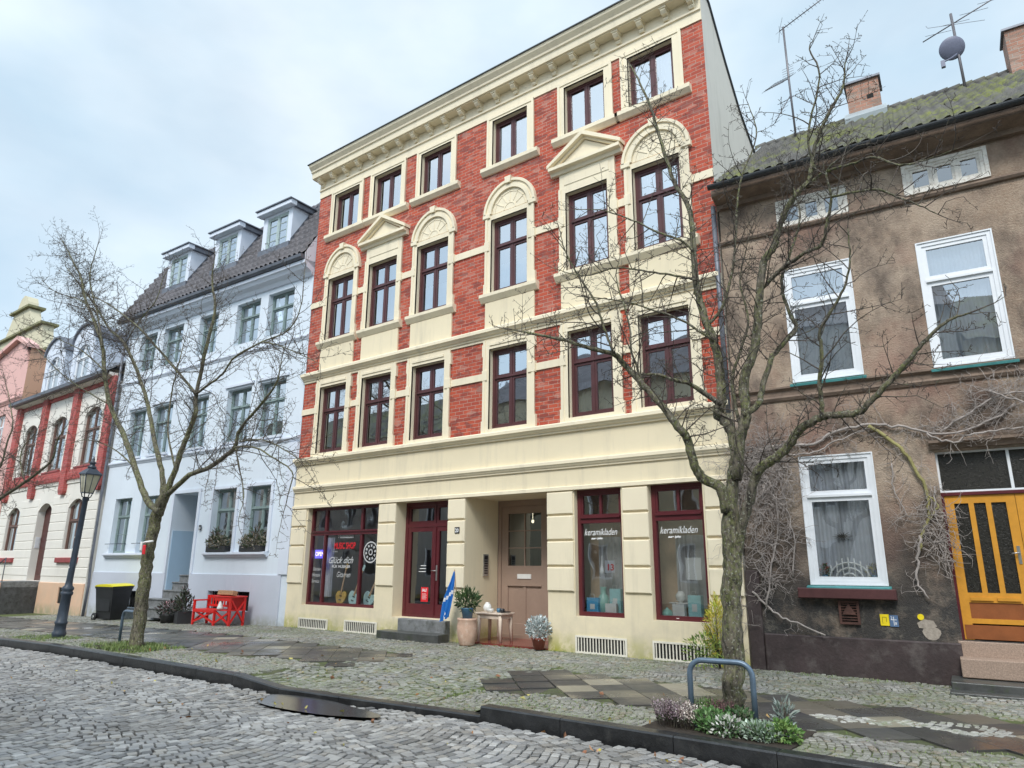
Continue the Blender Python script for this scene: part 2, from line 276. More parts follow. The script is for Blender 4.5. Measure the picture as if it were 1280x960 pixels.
# ------------------------------------------------------------------ helpers
SPLIT = {'rusticated_block', 'window_surround', 'window_sill', 'side_wall', 'string_course', 'cream_band', 'floor_slab', 'backdrop_cloth', 'moulding', 'window_ledge', 'plinth', 'cellar_window', 'interior_wall', 'sill'}
class MB:
    def __init__(s): s.v = []; s.f = []; s.mi = []; s.cur = 0; s.sm = []; s.smooth = False; s.tint = None; s.fc = []
    def face(s, idx): s.f.append(idx); s.mi.append(s.cur); s.sm.append(s.smooth); s.fc.append(s.tint)
    def quad(s, a, b, c, d):
        n = len(s.v); s.v += [tuple(a), tuple(b), tuple(c), tuple(d)]; s.face((n, n + 1, n + 2, n + 3)); return s
    def tri(s, a, b, c):
        n = len(s.v); s.v += [tuple(a), tuple(b), tuple(c)]; s.face((n, n + 1, n + 2)); return s
    def box(s, x0, x1, y0, y1, z0, z1, bev=0):
        if x1 < x0: x0, x1 = x1, x0
        if y1 < y0: y0, y1 = y1, y0
        if z1 < z0: z0, z1 = z1, z0
        n = len(s.v)
        if bev <= 0:
            s.v += [(x0, y0, z0), (x1, y0, z0), (x1, y1, z0), (x0, y1, z0), (x0, y0, z1), (x1, y0, z1), (x1, y1, z1), (x0, y1, z1)]
            for q in ((0, 3, 2, 1), (4, 5, 6, 7), (0, 1, 5, 4), (1, 2, 6, 5), (2, 3, 7, 6), (3, 0, 4, 7)): s.face(tuple(n + i for i in q))
            return s
        b = bev   # box whose front (-y) and top edges are chamfered
        ring = lambda y, i: [(x0 + i, y, z0 + i), (x1 - i, y, z0 + i), (x1 - i, y, z1 - i), (x0 + i, y, z1 - i)]
        s.v += ring(y1, 0) + ring(y0 + b, 0) + ring(y0, b)
        s.face((n, n + 3, n + 2, n + 1))
        for k in (0, 4):
            for i in range(4): j = (i + 1) % 4; s.face((n + k + i, n + k + j, n + k + 4 + j, n + k + 4 + i))
        s.face((n + 8, n + 9, n + 10, n + 11)); return s
    def ring(s, u0, u1, z0, z1, w, y0, y1, wb=None):
        wb = w if wb is None else wb
        s.box(u0, u0 + w, y0, y1, z0, z1); s.box(u1 - w, u1, y0, y1, z0, z1)
        s.box(u0 + w, u1 - w, y0, y1, z1 - w, z1); s.box(u0 + w, u1 - w, y0, y1, z0, z0 + wb); return s
    def profile(s, u0, u1, pts, closed=True):
        """extrude a (y,z) outline along u"""
        n = len(s.v); m = len(pts)
        for u in (u0, u1): s.v += [(u, y, z) for y, z in pts]
        for i in range(m): j = (i + 1) % m; s.face((n + i, n + j, n + m + j, n + m + i))
        s.face(tuple(n + i for i in range(m - 1, -1, -1))); s.face(tuple(n + m + i for i in range(m))); return s
    def prism(s, pts, y0, y1):
        """extrude a (u,z) outline along y"""
        n = len(s.v); m = len(pts)
        for y in (y0, y1): s.v += [(u, y, z) for u, z in pts]
        for i in range(m): j = (i + 1) % m; s.face((n + j, n + i, n + m + i, n + m + j))
        s.face(tuple(n + i for i in range(m))); s.face(tuple(n + m + i for i in range(m - 1, -1, -1))); return s
    def lathe(s, prof, c=(0, 0, 0), seg=16, ax=None):
        n = len(s.v); m = len(prof)
        for r, z in prof:
            for k in range(seg):
                a = 2 * math.pi * k / seg; s.v.append((c[0] + r * math.cos(a), c[1] + r * math.sin(a), c[2] + z))
        o = s.smooth; s.smooth = True
        for i in range(m - 1):
            for k in range(seg):
                j = (k + 1) % seg; s.face((n + i * seg + k, n + i * seg + j, n + (i + 1) * seg + j, n + (i + 1) * seg + k))
        s.smooth = o
        s.face(tuple(n + k for k in range(seg - 1, -1, -1))); s.face(tuple(n + (m - 1) * seg + k for k in range(seg))); return s
    def tube(s, pts, rad, seg=6, cap=True):
        pts = [Vector(p) for p in pts]; m = len(pts)
        if isinstance(rad, (int, float)): rad = [rad] * m
        n = len(s.v); up = None
        for i, p in enumerate(pts):
            t = (pts[min(i + 1, m - 1)] - pts[max(i - 1, 0)])
            t = t.normalized() if t.length > 1e-9 else Vector((0, 0, 1))
            if up is None: up = t.orthogonal().normalized()
            up = up - t * up.dot(t); up = up.normalized() if up.length > 1e-6 else t.orthogonal().normalized()
            sd = t.cross(up)
            for k in range(seg):
                a = 2 * math.pi * k / seg; q = p + (up * math.cos(a) + sd * math.sin(a)) * rad[i]; s.v.append((q.x, q.y, q.z))
        o = s.smooth; s.smooth = True
        for i in range(m - 1):
            for k in range(seg):
                j = (k + 1) % seg; s.face((n + i * seg + k, n + i * seg + j, n + (i + 1) * seg + j, n + (i + 1) * seg + k))
        s.smooth = o
        if cap: s.face(tuple(n + k for k in range(seg - 1, -1, -1))); s.face(tuple(n + (m - 1) * seg + k for k in range(seg)))
        return s
    def build(s, name, mats, parent=None, bevel=0):
        if name in SPLIT:
            ps = s.pieces()
            if len(ps) > 1: return [p.build1(name, mats, parent, bevel) for p in ps][0]
        return s.build1(name, mats, parent, bevel)
    def pieces(s):
        """separate pieces whose bounding boxes do not touch"""
        n = len(s.v); par = list(range(n))
        def find(a):
            while par[a] != a: par[a] = par[par[a]]; a = par[a]
            return a
        for f in s.f:
            for i in f[1:]: par[find(i)] = find(f[0])
        comp = {}
        for i in range(n): comp.setdefault(find(i), []).append(i)
        bb = [[(min(s.v[i][k] for i in c) - .004, max(s.v[i][k] for i in c) + .004) for k in range(3)] for c in comp.values()]
        cs = list(comp.values()); gp = list(range(len(cs)))
        def gf(a):
            while gp[a] != a: a = gp[a]
            return a
        for i in range(len(cs)):
            for j in range(i):
                if all(bb[i][k][0] <= bb[j][k][1] and bb[j][k][0] <= bb[i][k][1] for k in range(3)): gp[gf(i)] = gf(j)
        own = {}
        for gi, c in enumerate(cs):
            for i in c: own[i] = gf(gi)
        out_ = {}
        for k, f in enumerate(s.f):
            g_ = own[f[0]]; m = out_.setdefault(g_, (MB(), {}))
            idx = []
            for i in f:
                if i not in m[1]: m[1][i] = len(m[0].v); m[0].v.append(s.v[i])
                idx.append(m[1][i])
            m[0].f.append(tuple(idx)); m[0].mi.append(s.mi[k]); m[0].sm.append(s.sm[k]); m[0].fc.append(s.fc[k])
        return [m[0] for m in out_.values()]
    def build1(s, name, mats, parent=None, bevel=0):
        me = bpy.data.meshes.new(name)
        me.from_pydata(s.v, [], s.f)
        if not isinstance(mats, (list, tuple)): mats = [mats]
        for m in mats: me.materials.append(K[m] if isinstance(m, str) else m)
        me.polygons.foreach_set('material_index', s.mi); me.polygons.foreach_set('use_smooth', s.sm)
        if any(c is not None for c in s.fc):
            at = me.color_attributes.new('tint', 'FLOAT_COLOR', 'CORNER')
            arr = np.zeros((len(me.loops), 4), 'f'); k = 0
            for f, c in zip(s.f, s.fc):
                arr[k:k + len(f)] = (*(c or (.2, .2, .2)), 1); k += len(f)
            at.data.foreach_set('color', arr.ravel())
        me.update()
        o = bpy.data.objects.new(name, me); C.objects.link(o)
        if parent: o.parent = parent
        if bevel:
            bv = o.modifiers.new('bevel', 'BEVEL'); bv.width = bevel; bv.segments = 2; bv.limit_method = 'ANGLE'; bv.angle_limit = R(40)
        return o
def tag(o, label=None, cat=None, group=None, kind=None):
    if label: o['label'] = label
    if cat: o['category'] = cat
    if group: o['group'] = group
    if kind: o['kind'] = kind
    return o
def empty(name, loc=(0, 0, 0), rz=0, label=None, cat=None, group=None):
    o = bpy.data.objects.new(name, None); C.objects.link(o); o.empty_display_size = .2; o.location = loc; o.rotation_euler = (0, 0, rz)
    return tag(o, label, cat, group)
def kids(o): return [c for c in bpy.data.objects if c.parent == o]
def copy_tree(o, parent=None):
    c = o.copy(); C.objects.link(c); c.parent = parent
    for ch in kids(o): copy_tree(ch, c)
    return c
def text_mb(body, size, u, z, y, shear=0, bold=0, width=None, align='LEFT'):
    cu = bpy.data.curves.new('t', 'FONT'); cu.body = body; cu.size = size; cu.shear = shear; cu.offset = bold; cu.resolution_u = 3; cu.align_x = align
    ob = bpy.data.objects.new('t', cu); me = bpy.data.meshes.new_from_object(ob)
    mb = MB(); vv = [v.co.copy() for v in me.vertices]
    k = 1
    if width and vv:
        xs = [v.x for v in vv]; k = width / max(1e-6, max(xs) - min(xs))
    mb.v = [(u + v.x * k, y, z + v.y) for v in vv]
    for p in me.polygons: mb.face(tuple(p.vertices))
    bpy.data.objects.remove(ob); bpy.data.meshes.remove(me); return mb
def merge(a, b_):
    n = len(a.v); a.v += b_.v
    for f, mi, sm, fc in zip(b_.f, b_.mi, b_.sm, b_.fc): a.f.append(tuple(i + n for i in f)); a.mi.append(mi); a.sm.append(sm); a.fc.append(fc)
    return a

def wall_sheet(mb, u0, u1, z0, z1, openings, depth=.2, y=0.0):
    us = sorted({u0, u1, *[o[0] for o in openings], *[o[1] for o in openings]}); us = [u for u in us if u0 <= u <= u1]
    zs = sorted({z0, z1, *[o[2] for o in openings], *[o[3] for o in openings]}); zs = [z for z in zs if z0 <= z <= z1]
    for i in range(len(us) - 1):
        for j in range(len(zs) - 1):
            cu_, cz = (us[i] + us[i + 1]) / 2, (zs[j] + zs[j + 1]) / 2
            if any(o[0] < cu_ < o[1] and o[2] < cz < o[3] for o in openings): continue
            mb.quad((us[i], y, zs[j]), (us[i + 1], y, zs[j]), (us[i + 1], y, zs[j + 1]), (us[i], y, zs[j + 1]))
    for o in openings:
        a, b_, c, d = o[:4]; dd = o[4] if len(o) > 4 else depth; Y = y + dd
        mb.quad((a, y, c), (a, y, d), (a, Y, d), (a, Y, c)); mb.quad((b_, y, d), (b_, y, c), (b_, Y, c), (b_, Y, d))
        mb.quad((a, y, d), (b_, y, d), (b_, Y, d), (a, Y, d)); mb.quad((b_, y, c), (a, y, c), (a, Y, c), (b_, Y, c))
    return mb
def curtain_mb(u0, u1, z0, z1, y, waves=14, amp=.025, gap=0):
    mb = MB(); mb.smooth = True; n = 60
    rngs = [(u0, u1)] if not gap else [(u0, u0 + (u1 - u0) * (.5 - gap)), (u0 + (u1 - u0) * (.5 + gap), u1)]
    for a, b_ in rngs:
        ph = random.random() * 6; k0 = len(mb.v)
        for i in range(n + 1):
            t = i / n; yy = y + amp * math.sin(ph + t * waves * 6.28 * (b_ - a) / (u1 - u0)) + amp * .4 * math.sin(t * 37 + ph)
            mb.v += [(a + (b_ - a) * t, yy, z0), (a + (b_ - a) * t, yy, z1)]
        for i in range(n): mb.face((k0 + 2 * i, k0 + 2 * i + 2, k0 + 2 * i + 3, k0 + 2 * i + 1))
    return mb
def window(root, u0, u1, z0, z1, d, fm, rows=(0,), cols=2, glass='glass', curtain=None, fw=.065, sash=.045, bars=0, name='window', topcols=None, sashmat=None, cmat='net', bot=None):
    """rows: heights (fractions) where transoms sit; cells between get sashes"""
    mb = MB(); mb.ring(u0, u1, z0, z1, fw, d, d + .09, bot or fw)
    a, b_, c, e = u0 + fw, u1 - fw, z0 + (bot or fw), z1 - fw
    zz = [c] + [z0 + (z1 - z0) * r for r in rows if r > 0] + [e]; gl = MB(); bw = .06
    for k in range(len(zz) - 1):
        lo, hi = zz[k] + (bw / 2 if k > 0 else 0), zz[k + 1] - (bw / 2 if k < len(zz) - 2 else 0)
        if k > 0: mb.box(a, b_, d + .002, d + .085, zz[k] - bw / 2, zz[k] + bw / 2); mb.box(a, b_, d - .02, d + .001, zz[k] - .018, zz[k] + .022)
        nc = cols if not (topcols and k == len(zz) - 2) else topcols
        cw = (b_ - a) / nc
        for i in range(nc):
            p, q = a + cw * i, a + cw * (i + 1)
            if i > 0: mb.box(p - .022, p + .022, d + .004, d + .08, lo, hi)
            p += .022 if i > 0 else 0; q -= .022 if i < nc - 1 else 0
            mb.ring(p, q, lo, hi, sash, d + .016, d + .07)
            gl.quad((p + sash - .005, d + .045, lo + sash - .005), (q - sash + .005, d + .045, lo + sash - .005), (q - sash + .005, d + .045, hi - sash + .005), (p + sash - .005, d + .045, hi - sash + .005))
            nb = bars if isinstance(bars, int) else bars[k]
            for t in range(1, nb + 1):
                zb = lo + (hi - lo) * t / (nb + 1); mb.box(p + sash, q - sash, d + .03, d + .06, zb - .011, zb + .011)
    w_ = mb.build(name, fm, root, bevel=0)
    gl.build('pane', glass, w_)
    if curtain:
        if curtain == 'net': cm = curtain_mb(a, b_, c + .02, e, d + .16, 16, .02)
        elif curtain == 'half': cm = curtain_mb(a, b_, c + .02, c + (e - c) * .42, d + .16, 16, .015)
        elif curtain == 'drapes': cm = curtain_mb(a, b_, c + .02, e, d + .18, 12, .03, gap=.12)
        elif curtain == 'blind':
            cm = MB(); z = c + .03
            while z < e - (e - c) * .3: cm.quad((a, d + .13, z), (b_, d + .13, z), (b_, d + .15, z + .032), (a, d + .15, z + .032)); z += .036
        cm.build('curtain', cmat, w_)
    return w_
def shelf_profile(z0, z1, out, steps=3):
    """simple moulded course profile: (y,z) outline, negative y sticks out"""
    h = z1 - z0
    return [(.0, z0), (-out * .35, z0), (-out * .4, z0 + h * .22), (-out * .6, z0 + h * .26), (-out * .85, z0 + h * .5), (-out, z0 + h * .55), (-out, z0 + h * .88), (-out * .9, z1), (.0, z1)]
def slope_roof(mb, u0, u1, y0, z0, y1, z1, tw=.215, th=.34, lift=.035, wave=.028, su=8, sv=4):
    nu = max(2, int((u1 - u0) / tw * su)); Ls = math.hypot(y1 - y0, z1 - z0); nv = max(2, int(Ls / th * sv))
    ty, tz = (y1 - y0) / Ls, (z1 - z0) / Ls; ny, nz = -tz, ty
    n = len(mb.v); o = mb.smooth; mb.smooth = False
    for j in range(nv + 1):
        s_ = Ls * j / nv; fr = (s_ / th) % 1.0
        if j % sv == 0: fr = 0
        for i in range(nu + 1):
            u = u0 + (u1 - u0) * i / nu; ph = (u / tw) % 1.0
            h = wave * (math.sin(ph * math.pi) ** 0.7 if ph < .62 else -.35 * math.sin((ph - .62) / .38 * math.pi)) + lift * (1 - fr)
            k = random.uniform(-.003, .003)
            mb.v.append((u, y0 + ty * s_ + ny * (h + k), z0 + tz * s_ + nz * (h + k)))
    W_ = nu + 1
    for j in range(nv):
        for i in range(nu): a = n + j * W_ + i; mb.face((a, a + 1, a + W_ + 1, a + W_))
    mb.smooth = o; return mb
def leaves(mb, c, rad, n, size, cols, up=.3, shape='ell', narrow=.45):
    for _ in range(n):
        while True:
            p = Vector((random.uniform(-1, 1), random.uniform(-1, 1), random.uniform(-1, 1)))
            if p.length < 1: break
        pos = Vector((c[0] + p.x * rad[0], c[1] + p.y * rad[1], c[2] + p.z * rad[2]))
        d = (p + Vector((random.gauss(0, .5), random.gauss(0, .5), up + random.gauss(0, .4)))).normalized()
        s_ = size * random.uniform(.6, 1.3); sd = d.cross(Vector((random.gauss(0, 1), random.gauss(0, 1), random.gauss(0, 1)))).normalized() * s_ * narrow
        nn = sd.cross(d).normalized() * s_ * .12; c_ = random.choice(cols); k = random.uniform(.7, 1.25); mb.tint = tuple(x * k for x in c_)
        mb.quad(pos, pos + d * s_ * .5 + sd * .5 + nn, pos + d * s_, pos + d * s_ * .5 - sd * .5 + nn)
    mb.tint = None; return mb
def gz(x): return 0.0 if x > -17 else -(-17 - x) * .018 if x > -40 else -.41
KX = [-90, -40, -20, -10, -8, -5.7, -3, 8]; KY = [6.2, 6.4, 6.55, 6.65, 6.82, 7.05, 7.06, 6.98]
def ykerb(x): return float(np.interp(x, KX, KY))
# ------------------------------------------------------------------ ground, road, kerb, pavement
def g_sheet(name, xs, ys_fn, nx_rows, zfn, m, kind='structure'):
    mb = MB(); n = nx_rows
    for x in xs:
        ya, yb = ys_fn(x)
        for j in range(n + 1):
            y = ya + (yb - ya) * j / n; mb.v.append((x, y, zfn(x, y)))
    for i in range(len(xs) - 1):
        for j in range(n): a = i * (n + 1) + j; mb.face((a, a + n + 1, a + n + 2, a + 1))
    return tag(mb.build(name, m), kind=kind)
mb = MB(); mb.quad((-900, -900, -.75), (900, -900, -.75), (900, 900, -.75), (-900, 900, -.75)); tag(mb.build('ground', 'earth'), kind='structure')
ROADZ = -.145
def drop(x, y):
    """pavement dips to the low kerb in front of the gateway"""
    k = max(0, min(1, (x + 10.6) / 1.0)) * max(0, min(1, (-5.75 - x) / .12 if x > -6 else 1)); k = k * k * (3 - 2 * k)
    t = max(0, min(1, (9.4 - y) / 2.2)); return .105 * k * t
def pz(x, y): return gz(x) - drop(x, y)
xs = list(np.arange(-90, -24, 3.0)) + list(np.arange(-24, 8.1, .25))
g_sheet('road', xs, lambda x: (-3.0, ykerb(x) - .005), 12, lambda x, y: gz(x) + ROADZ - .045, 'joint')
g_sheet('pavement', xs, lambda x: (ykerb(x) + .15, 12.62 if x > -17 else 12.6), 30, lambda x, y: pz(x, y) - .014, 'jointmoss')
g_sheet('far_pavement', xs, lambda x: (-6.0, -3.0), 2, lambda x, y: gz(x) + .0, 'joint')

def stones(name, P, S, ang, Z, T, m, hb=.05, inset=.16, dome=.012, skew=.12, tl=.03):
    N = len(P); rs = RNG
    cx = np.array([-1, 1, 1, -1]) * .5; cy = np.array([-1, -1, 1, 1]) * .5
    V = np.zeros((N, 12, 3), 'f')
    jit = rs.uniform(-skew, skew, (N, 4, 2)) * S[:, None, :]
    ca, sa = np.cos(ang)[:, None], np.sin(ang)[:, None]
    tilt = rs.normal(0, tl, (N, 2))
    for r, (k, dz) in enumerate(((1.0, -hb), (1.0, -dome), (1 - 2 * inset, 0))):
        lx = cx[None] * S[:, :1] * k + jit[:, :, 0] * k; ly = cy[None] * S[:, 1:] * k + jit[:, :, 1] * k
        V[:, r * 4:r * 4 + 4, 0] = P[:, :1] + lx * ca - ly * sa; V[:, r * 4:r * 4 + 4, 1] = P[:, 1:2] + lx * sa + ly * ca
        V[:, r * 4:r * 4 + 4, 2] = Z[:, None] + dz + (lx * tilt[:, :1] + ly * tilt[:, 1:] if r else 0)
    F = []
    for k in (0, 4):
        for i in range(4): j = (i + 1) % 4; F.append((k + i, k + j, k + 4 + j, k + 4 + i))
    F.append((8, 9, 10, 11)); F = np.array(F)
    idx = (np.arange(N)[:, None, None] * 12 + F[None]).reshape(-1)
    me = bpy.data.meshes.new(name); nf = N * 9
    me.vertices.add(N * 12); me.vertices.foreach_set('co', V.ravel()); me.loops.add(nf * 4); me.loops.foreach_set('vertex_index', idx.astype('i'))
    me.polygons.add(nf); me.polygons.foreach_set('loop_start', np.arange(0, nf * 4, 4, dtype='i')); me.polygons.foreach_set('loop_total', np.full(nf, 4, 'i'))
    sm = np.zeros(nf, bool); me.polygons.foreach_set('use_smooth', sm)
    me.materials.append(K[m]); me.update(calc_edges=True)
    at = me.color_attributes.new('tint', 'FLOAT_COLOR', 'CORNER'); col = np.ones((N, 36, 4), 'f'); col[:, :, :3] = T[:, None, :]; at.data.foreach_set('color', col.ravel())
    o = bpy.data.objects.new(name, me); C.objects.link(o); return tag(o, kind='structure')
def arcs(x0, x1, y0, y1, sx, sy, W_, A, keep, ph=0):
    """setts laid in segmental arcs"""
    out_ = []; ang = []; nx, ny = int((x1 - x0) / sx), int((y1 - y0) / sy)
    for i in range(nx):
        off = RNG.uniform(0, sy)
        for j in range(ny):
            y = y0 + j * sy + off; t = ((y + ph) / W_) % 1.0; bow = A * math.sin(t * math.pi)
            x = x0 + i * sx + bow
            if keep(x, y): out_.append((x + RNG.normal(0, .003), y + RNG.normal(0, .004))); ang.append(-math.atan(A * math.pi / W_ * math.cos(t * math.pi)))
    return np.array(out_), np.array(ang)
def tints(n, cols, wts, var=.18):
    c = np.array(cols)[RNG.choice(len(cols), n, p=wts)]; return np.clip(c * RNG.uniform(1 - var, 1 + var, (n, 1)), .01, .9)
def in_view_road(x, y): return y < ykerb(x) - .07 and y > 1.2 and y > -.15 * x - 2.2 + 0 * y
P, A_ = arcs(-27, 2.5, 1.2, 7.2, .108, .116, 1.35, .20, in_view_road, .35)
Z = np.array([gz(x) + ROADZ for x in P[:, 0]]) + RNG.normal(0, .003, len(P)) + .012 * np.sin(P[:, 0] * 1.3) * np.sin(P[:, 1] * 1.9)
# shallow dip where the puddle stands
dip = np.exp(-(((P[:, 0] + 8.0) / 1.0) ** 2 + ((P[:, 1] - 6.40) / .28) ** 2)); Z -= .075 * np.clip(dip * 2.2, 0, 1)
S = np.stack([RNG.uniform(.080, .090, len(P)), RNG.uniform(.092, .108, len(P))], 1)
T = tints(len(P), [(.34, .335, .33), (.43, .425, .415), (.28, .28, .285), (.36, .34, .315), (.18, .18, .18)], [.34, .24, .2, .12, .1], .24)
stones('road_setts', P, S, A_, Z, T, 'roadstone', .06, .065, .006, .045, .035)
# pavement setts: strip by the kerb, strip by the houses, driveway between
def slabband(x, y): return (8.28 if x > -12 else 7.95) < y < 10.25 and not (-10.2 < x < -6.95)
def patch(x, y): return ((x + 2.05) / .42) ** 2 + ((y - 9.05) / .20) ** 2 < 1 or ((x + 1.45) / .25) ** 2 + ((y - 9.25) / .14) ** 2 < 1 or .12 < ((x + .95) / .42) ** 2 + ((y - 9.3) / .3) ** 2 < 1
def bed(x, y): return (-3.72 < x < -2.2 and y < 8.2)
def treebed(x, y): return (x + 15.3) ** 2 / 1.0 + (y - 7.45) ** 2 / .35 < 1
def keep_small(x, y): return y > ykerb(x) + .19 and y < 12.55 and (not slabband(x, y) or patch(x, y)) and not bed(x, y) and not treebed(x, y) and not (-10.35 < x < -6.8 and y < 10.6) and not (-10.7 < x < -8.35 and y > 12.45)
P, A_ = arcs(-31, 3, 6.6, 12.6, .078, .088, 1.0, .16, keep_small)
Z = np.array([pz(x, y) for x, y in P]) + RNG.normal(0, .004, len(P))
S = np.stack([RNG.uniform(.058, .072, len(P)), RNG.uniform(.062, .082, len(P))], 1)
T = tints(len(P), [(.27, .265, .25), (.33, .32, .30), (.20, .20, .19), (.28, .24, .20)], [.4, .25, .2, .15])
for k, (x, y) in enumerate(P):
    if patch(x, y): Z[k] += .012; T[k] = np.array((.5, .49, .47)) * RNG.uniform(.6, 1.1)
stones('pavement_setts', P, S, A_, Z, T, 'pavestone', .03, .12, .009, .12, .05)
P, A_ = arcs(-10.35, -6.8, 6.9, 10.65, .115, .125, 1.3, .22, lambda x, y: y > ykerb(x) + .2 and y < 10.6 and x < -6.83)
Z = np.array([pz(x, y) for x, y in P]) + RNG.normal(0, .005, len(P))
S = np.stack([RNG.uniform(.088, .108, len(P)), RNG.uniform(.095, .12, len(P))], 1)
T = tints(len(P), [(.27, .27, .265), (.34, .34, .33), (.21, .21, .21), (.30, .27, .22)], [.4, .25, .2, .15])
stones('driveway_setts', P, S, A_, Z, T, 'pavestone', .04, .1, .009, .09, .05)
# slabs, laid on the diagonal
P = []; q = .50; dd = q / math.sqrt(2)
for i in range(-90, 90):
    for j in range(-90, 90):
        x = -8 + (i + j) * dd; y = 9.25 + (i - j) * dd
        if -34 < x < 3 and (8.42 if x > -12 else 8.1) < y < 10.12 and not (-10.0 < x < -7.15): P.append((x, y))
P = np.array(P); n = len(P); Z = np.array([pz(x, y) for x, y in P]) + RNG.normal(0, .0015, n) + .006
T = tints(n, [(.040, .040, .045), (.062, .061, .063), (.135, .118, .096), (.085, .08, .074), (.30, .27, .21)], [.36, .28, .14, .17, .05], .12)
stones('paving_slabs', P, np.full((n, 2), q - .008), np.full(n, R(45)), Z, T, 'slab', .03, .008, .002, .002, .003)
# kerb stones
mb = MB(); x = -60.0; 
while x < 7.5:
    ln = random.uniform(1.0, 1.35) if x > -30 else 3; e = min(x + ln, 7.6)
    cuts = [x, e]
    top = lambda t: gz(t) - (.10 * max(0, min(1, (t + 10.3) / .9)) if t < -6.0 else 0)
    if x < -5.75 < e: e = -5.75
    for (a, c) in ((x + .004, e - .004),):
        ya, yc = ykerb(a), ykerb(c); wd = .17; ta, tcz = (top(a), top(c)) if not (c <= -5.74 and a > -7.4) else (top(-7), top(-7))
        if a >= -5.76: ta, tcz = gz(a) + .008, gz(c) + .008
        b_ = .014; pts = [(0, -.35), (0, -b_ * 1.2), (b_, 0), (wd, 0), (wd, -.35)]
        n0 = len(mb.v)
        for (xx, yy, tz) in ((a, ya, ta), (c, yc, tcz)): mb.v += [(xx, yy + p, tz + .004 + h) for p, h in pts]
        for i in range(5): j = (i + 1) % 5; mb.face((n0 + i, n0 + 5 + i, n0 + 5 + j, n0 + j))
        mb.face((n0, n0 + 1, n0 + 2, n0 + 3, n0 + 4)); mb.face((n0 + 9, n0 + 8, n0 + 7, n0 + 6, n0 + 5))
    x = e
tag(mb.build('kerb', 'kerb'), kind='structure')
# planting bed soil, puddle
mb = MB(); mb.box(-3.73, -2.19, ykerb(-3) + .17, 8.2, -.04, .006)
mb.box(-16.2, -14.4, 6.9, 8.0, -.04, .0); tag(mb.build('soil', 'soil'), kind='structure')
mb = MB(); pts = []
for k in range(64):
    a = 2 * math.pi * k / 64; r = 1 + .10 * math.sin(3 * a + 1) + .04 * math.sin(5 * a)
    pts.append((-8.05 + 1.12 * r * math.cos(a), min(6.36 + .36 * r * math.sin(a) - .02 * math.cos(a), 6.72), ROADZ + .002))
mb.v = pts; mb.face(tuple(range(64))); tag(mb.build('puddle_water', 'water'), kind='structure')
# ------------------------------------------------------------------ main house (red brick and cream stucco)
H = empty('apartment_house', (0, 12.5, 0), 0, 'four-storey red brick apartment house with cream stucco trim and two ground floor shops', 'house')
XL, XR = -17.25, -4.3
COLS = [(-16.44, -15.28), (-14.62, -13.45), (-12.66, -11.51), (-10.06, -8.94), (-7.83, -6.72), (-6.10, -4.99)]
ops = []
for a, b_ in COLS: ops += [(a, b_, 11.66, 13.03), (a, b_, 8.16, 10.14), (a, b_, 4.74, 6.71)]
mb = wall_sheet(MB(), XL, XR, 4.44, 13.75, ops, .0); mb.v = mb.v
# brick facade without its reveals (those are plastered)
bm_ = MB()
us = sorted({XL, XR, *[o[0] for o in ops], *[o[1] for o in ops]}); zs = sorted({4.44, 13.75, *[o[2] for o in ops], *[o[3] for o in ops]})
for i in range(len(us) - 1):
    for j in range(len(zs) - 1):
        cu_, cz = (us[i] + us[i + 1]) / 2, (zs[j] + zs[j + 1]) / 2
        if not any(o[0] < cu_ < o[1] and o[2] < cz < o[3] for o in ops): bm_.quad((us[i], 0, zs[j]), (us[i + 1], 0, zs[j]), (us[i + 1], 0, zs[j + 1]), (us[i], 0, zs[j + 1]))
bm_.build('brick_wall', 'brick', H)
sw = MB()
for x in (XL, XR):
    pr = [(0, -.4), (0, 13.9), (.1, 14.12), (.5, 13.95), (1.3, 12.95), (2.1, 12.08), (3.2, 11.3), (6, 10.6), (6, -.4)]
    n = len(sw.v); sw.v += [(x, y, z) for y, z in pr]; sw.face(tuple(range(n, n + len(pr))))
    if x == XR:
        sw2 = MB(); sw2.tube([(x + .01, y, z + .02) for y, z in pr[1:-1]], .035, 6); sw2.build('roof_edge', 'gutter', H)
sw.build('side_wall', 'side', H)
bk = MB(); bk.quad((XL, 6, -.4), (XR, 6, -.4), (XR, 6, 10.6), (XL, 6, 10.6)); bk.build('back_wall', 'side', H)
rf = MB(); pr = [(-.3, 14.13), (.1, 14.16), (.5, 13.98), (1.3, 12.98), (2.1, 12.11), (3.2, 11.33), (6, 10.63)]
for (y0, z0), (y1, z1) in zip(pr, pr[1:]): rf.quad((XL, y0, z0), (XR, y0, z0), (XR, y1, z1), (XL, y1, z1))
rf.build('roof', 'slate', H)
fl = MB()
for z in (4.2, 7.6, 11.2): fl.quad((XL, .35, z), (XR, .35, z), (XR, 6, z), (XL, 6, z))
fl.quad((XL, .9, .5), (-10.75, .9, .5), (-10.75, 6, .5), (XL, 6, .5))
fl.build('floor_slab', 'room', H)
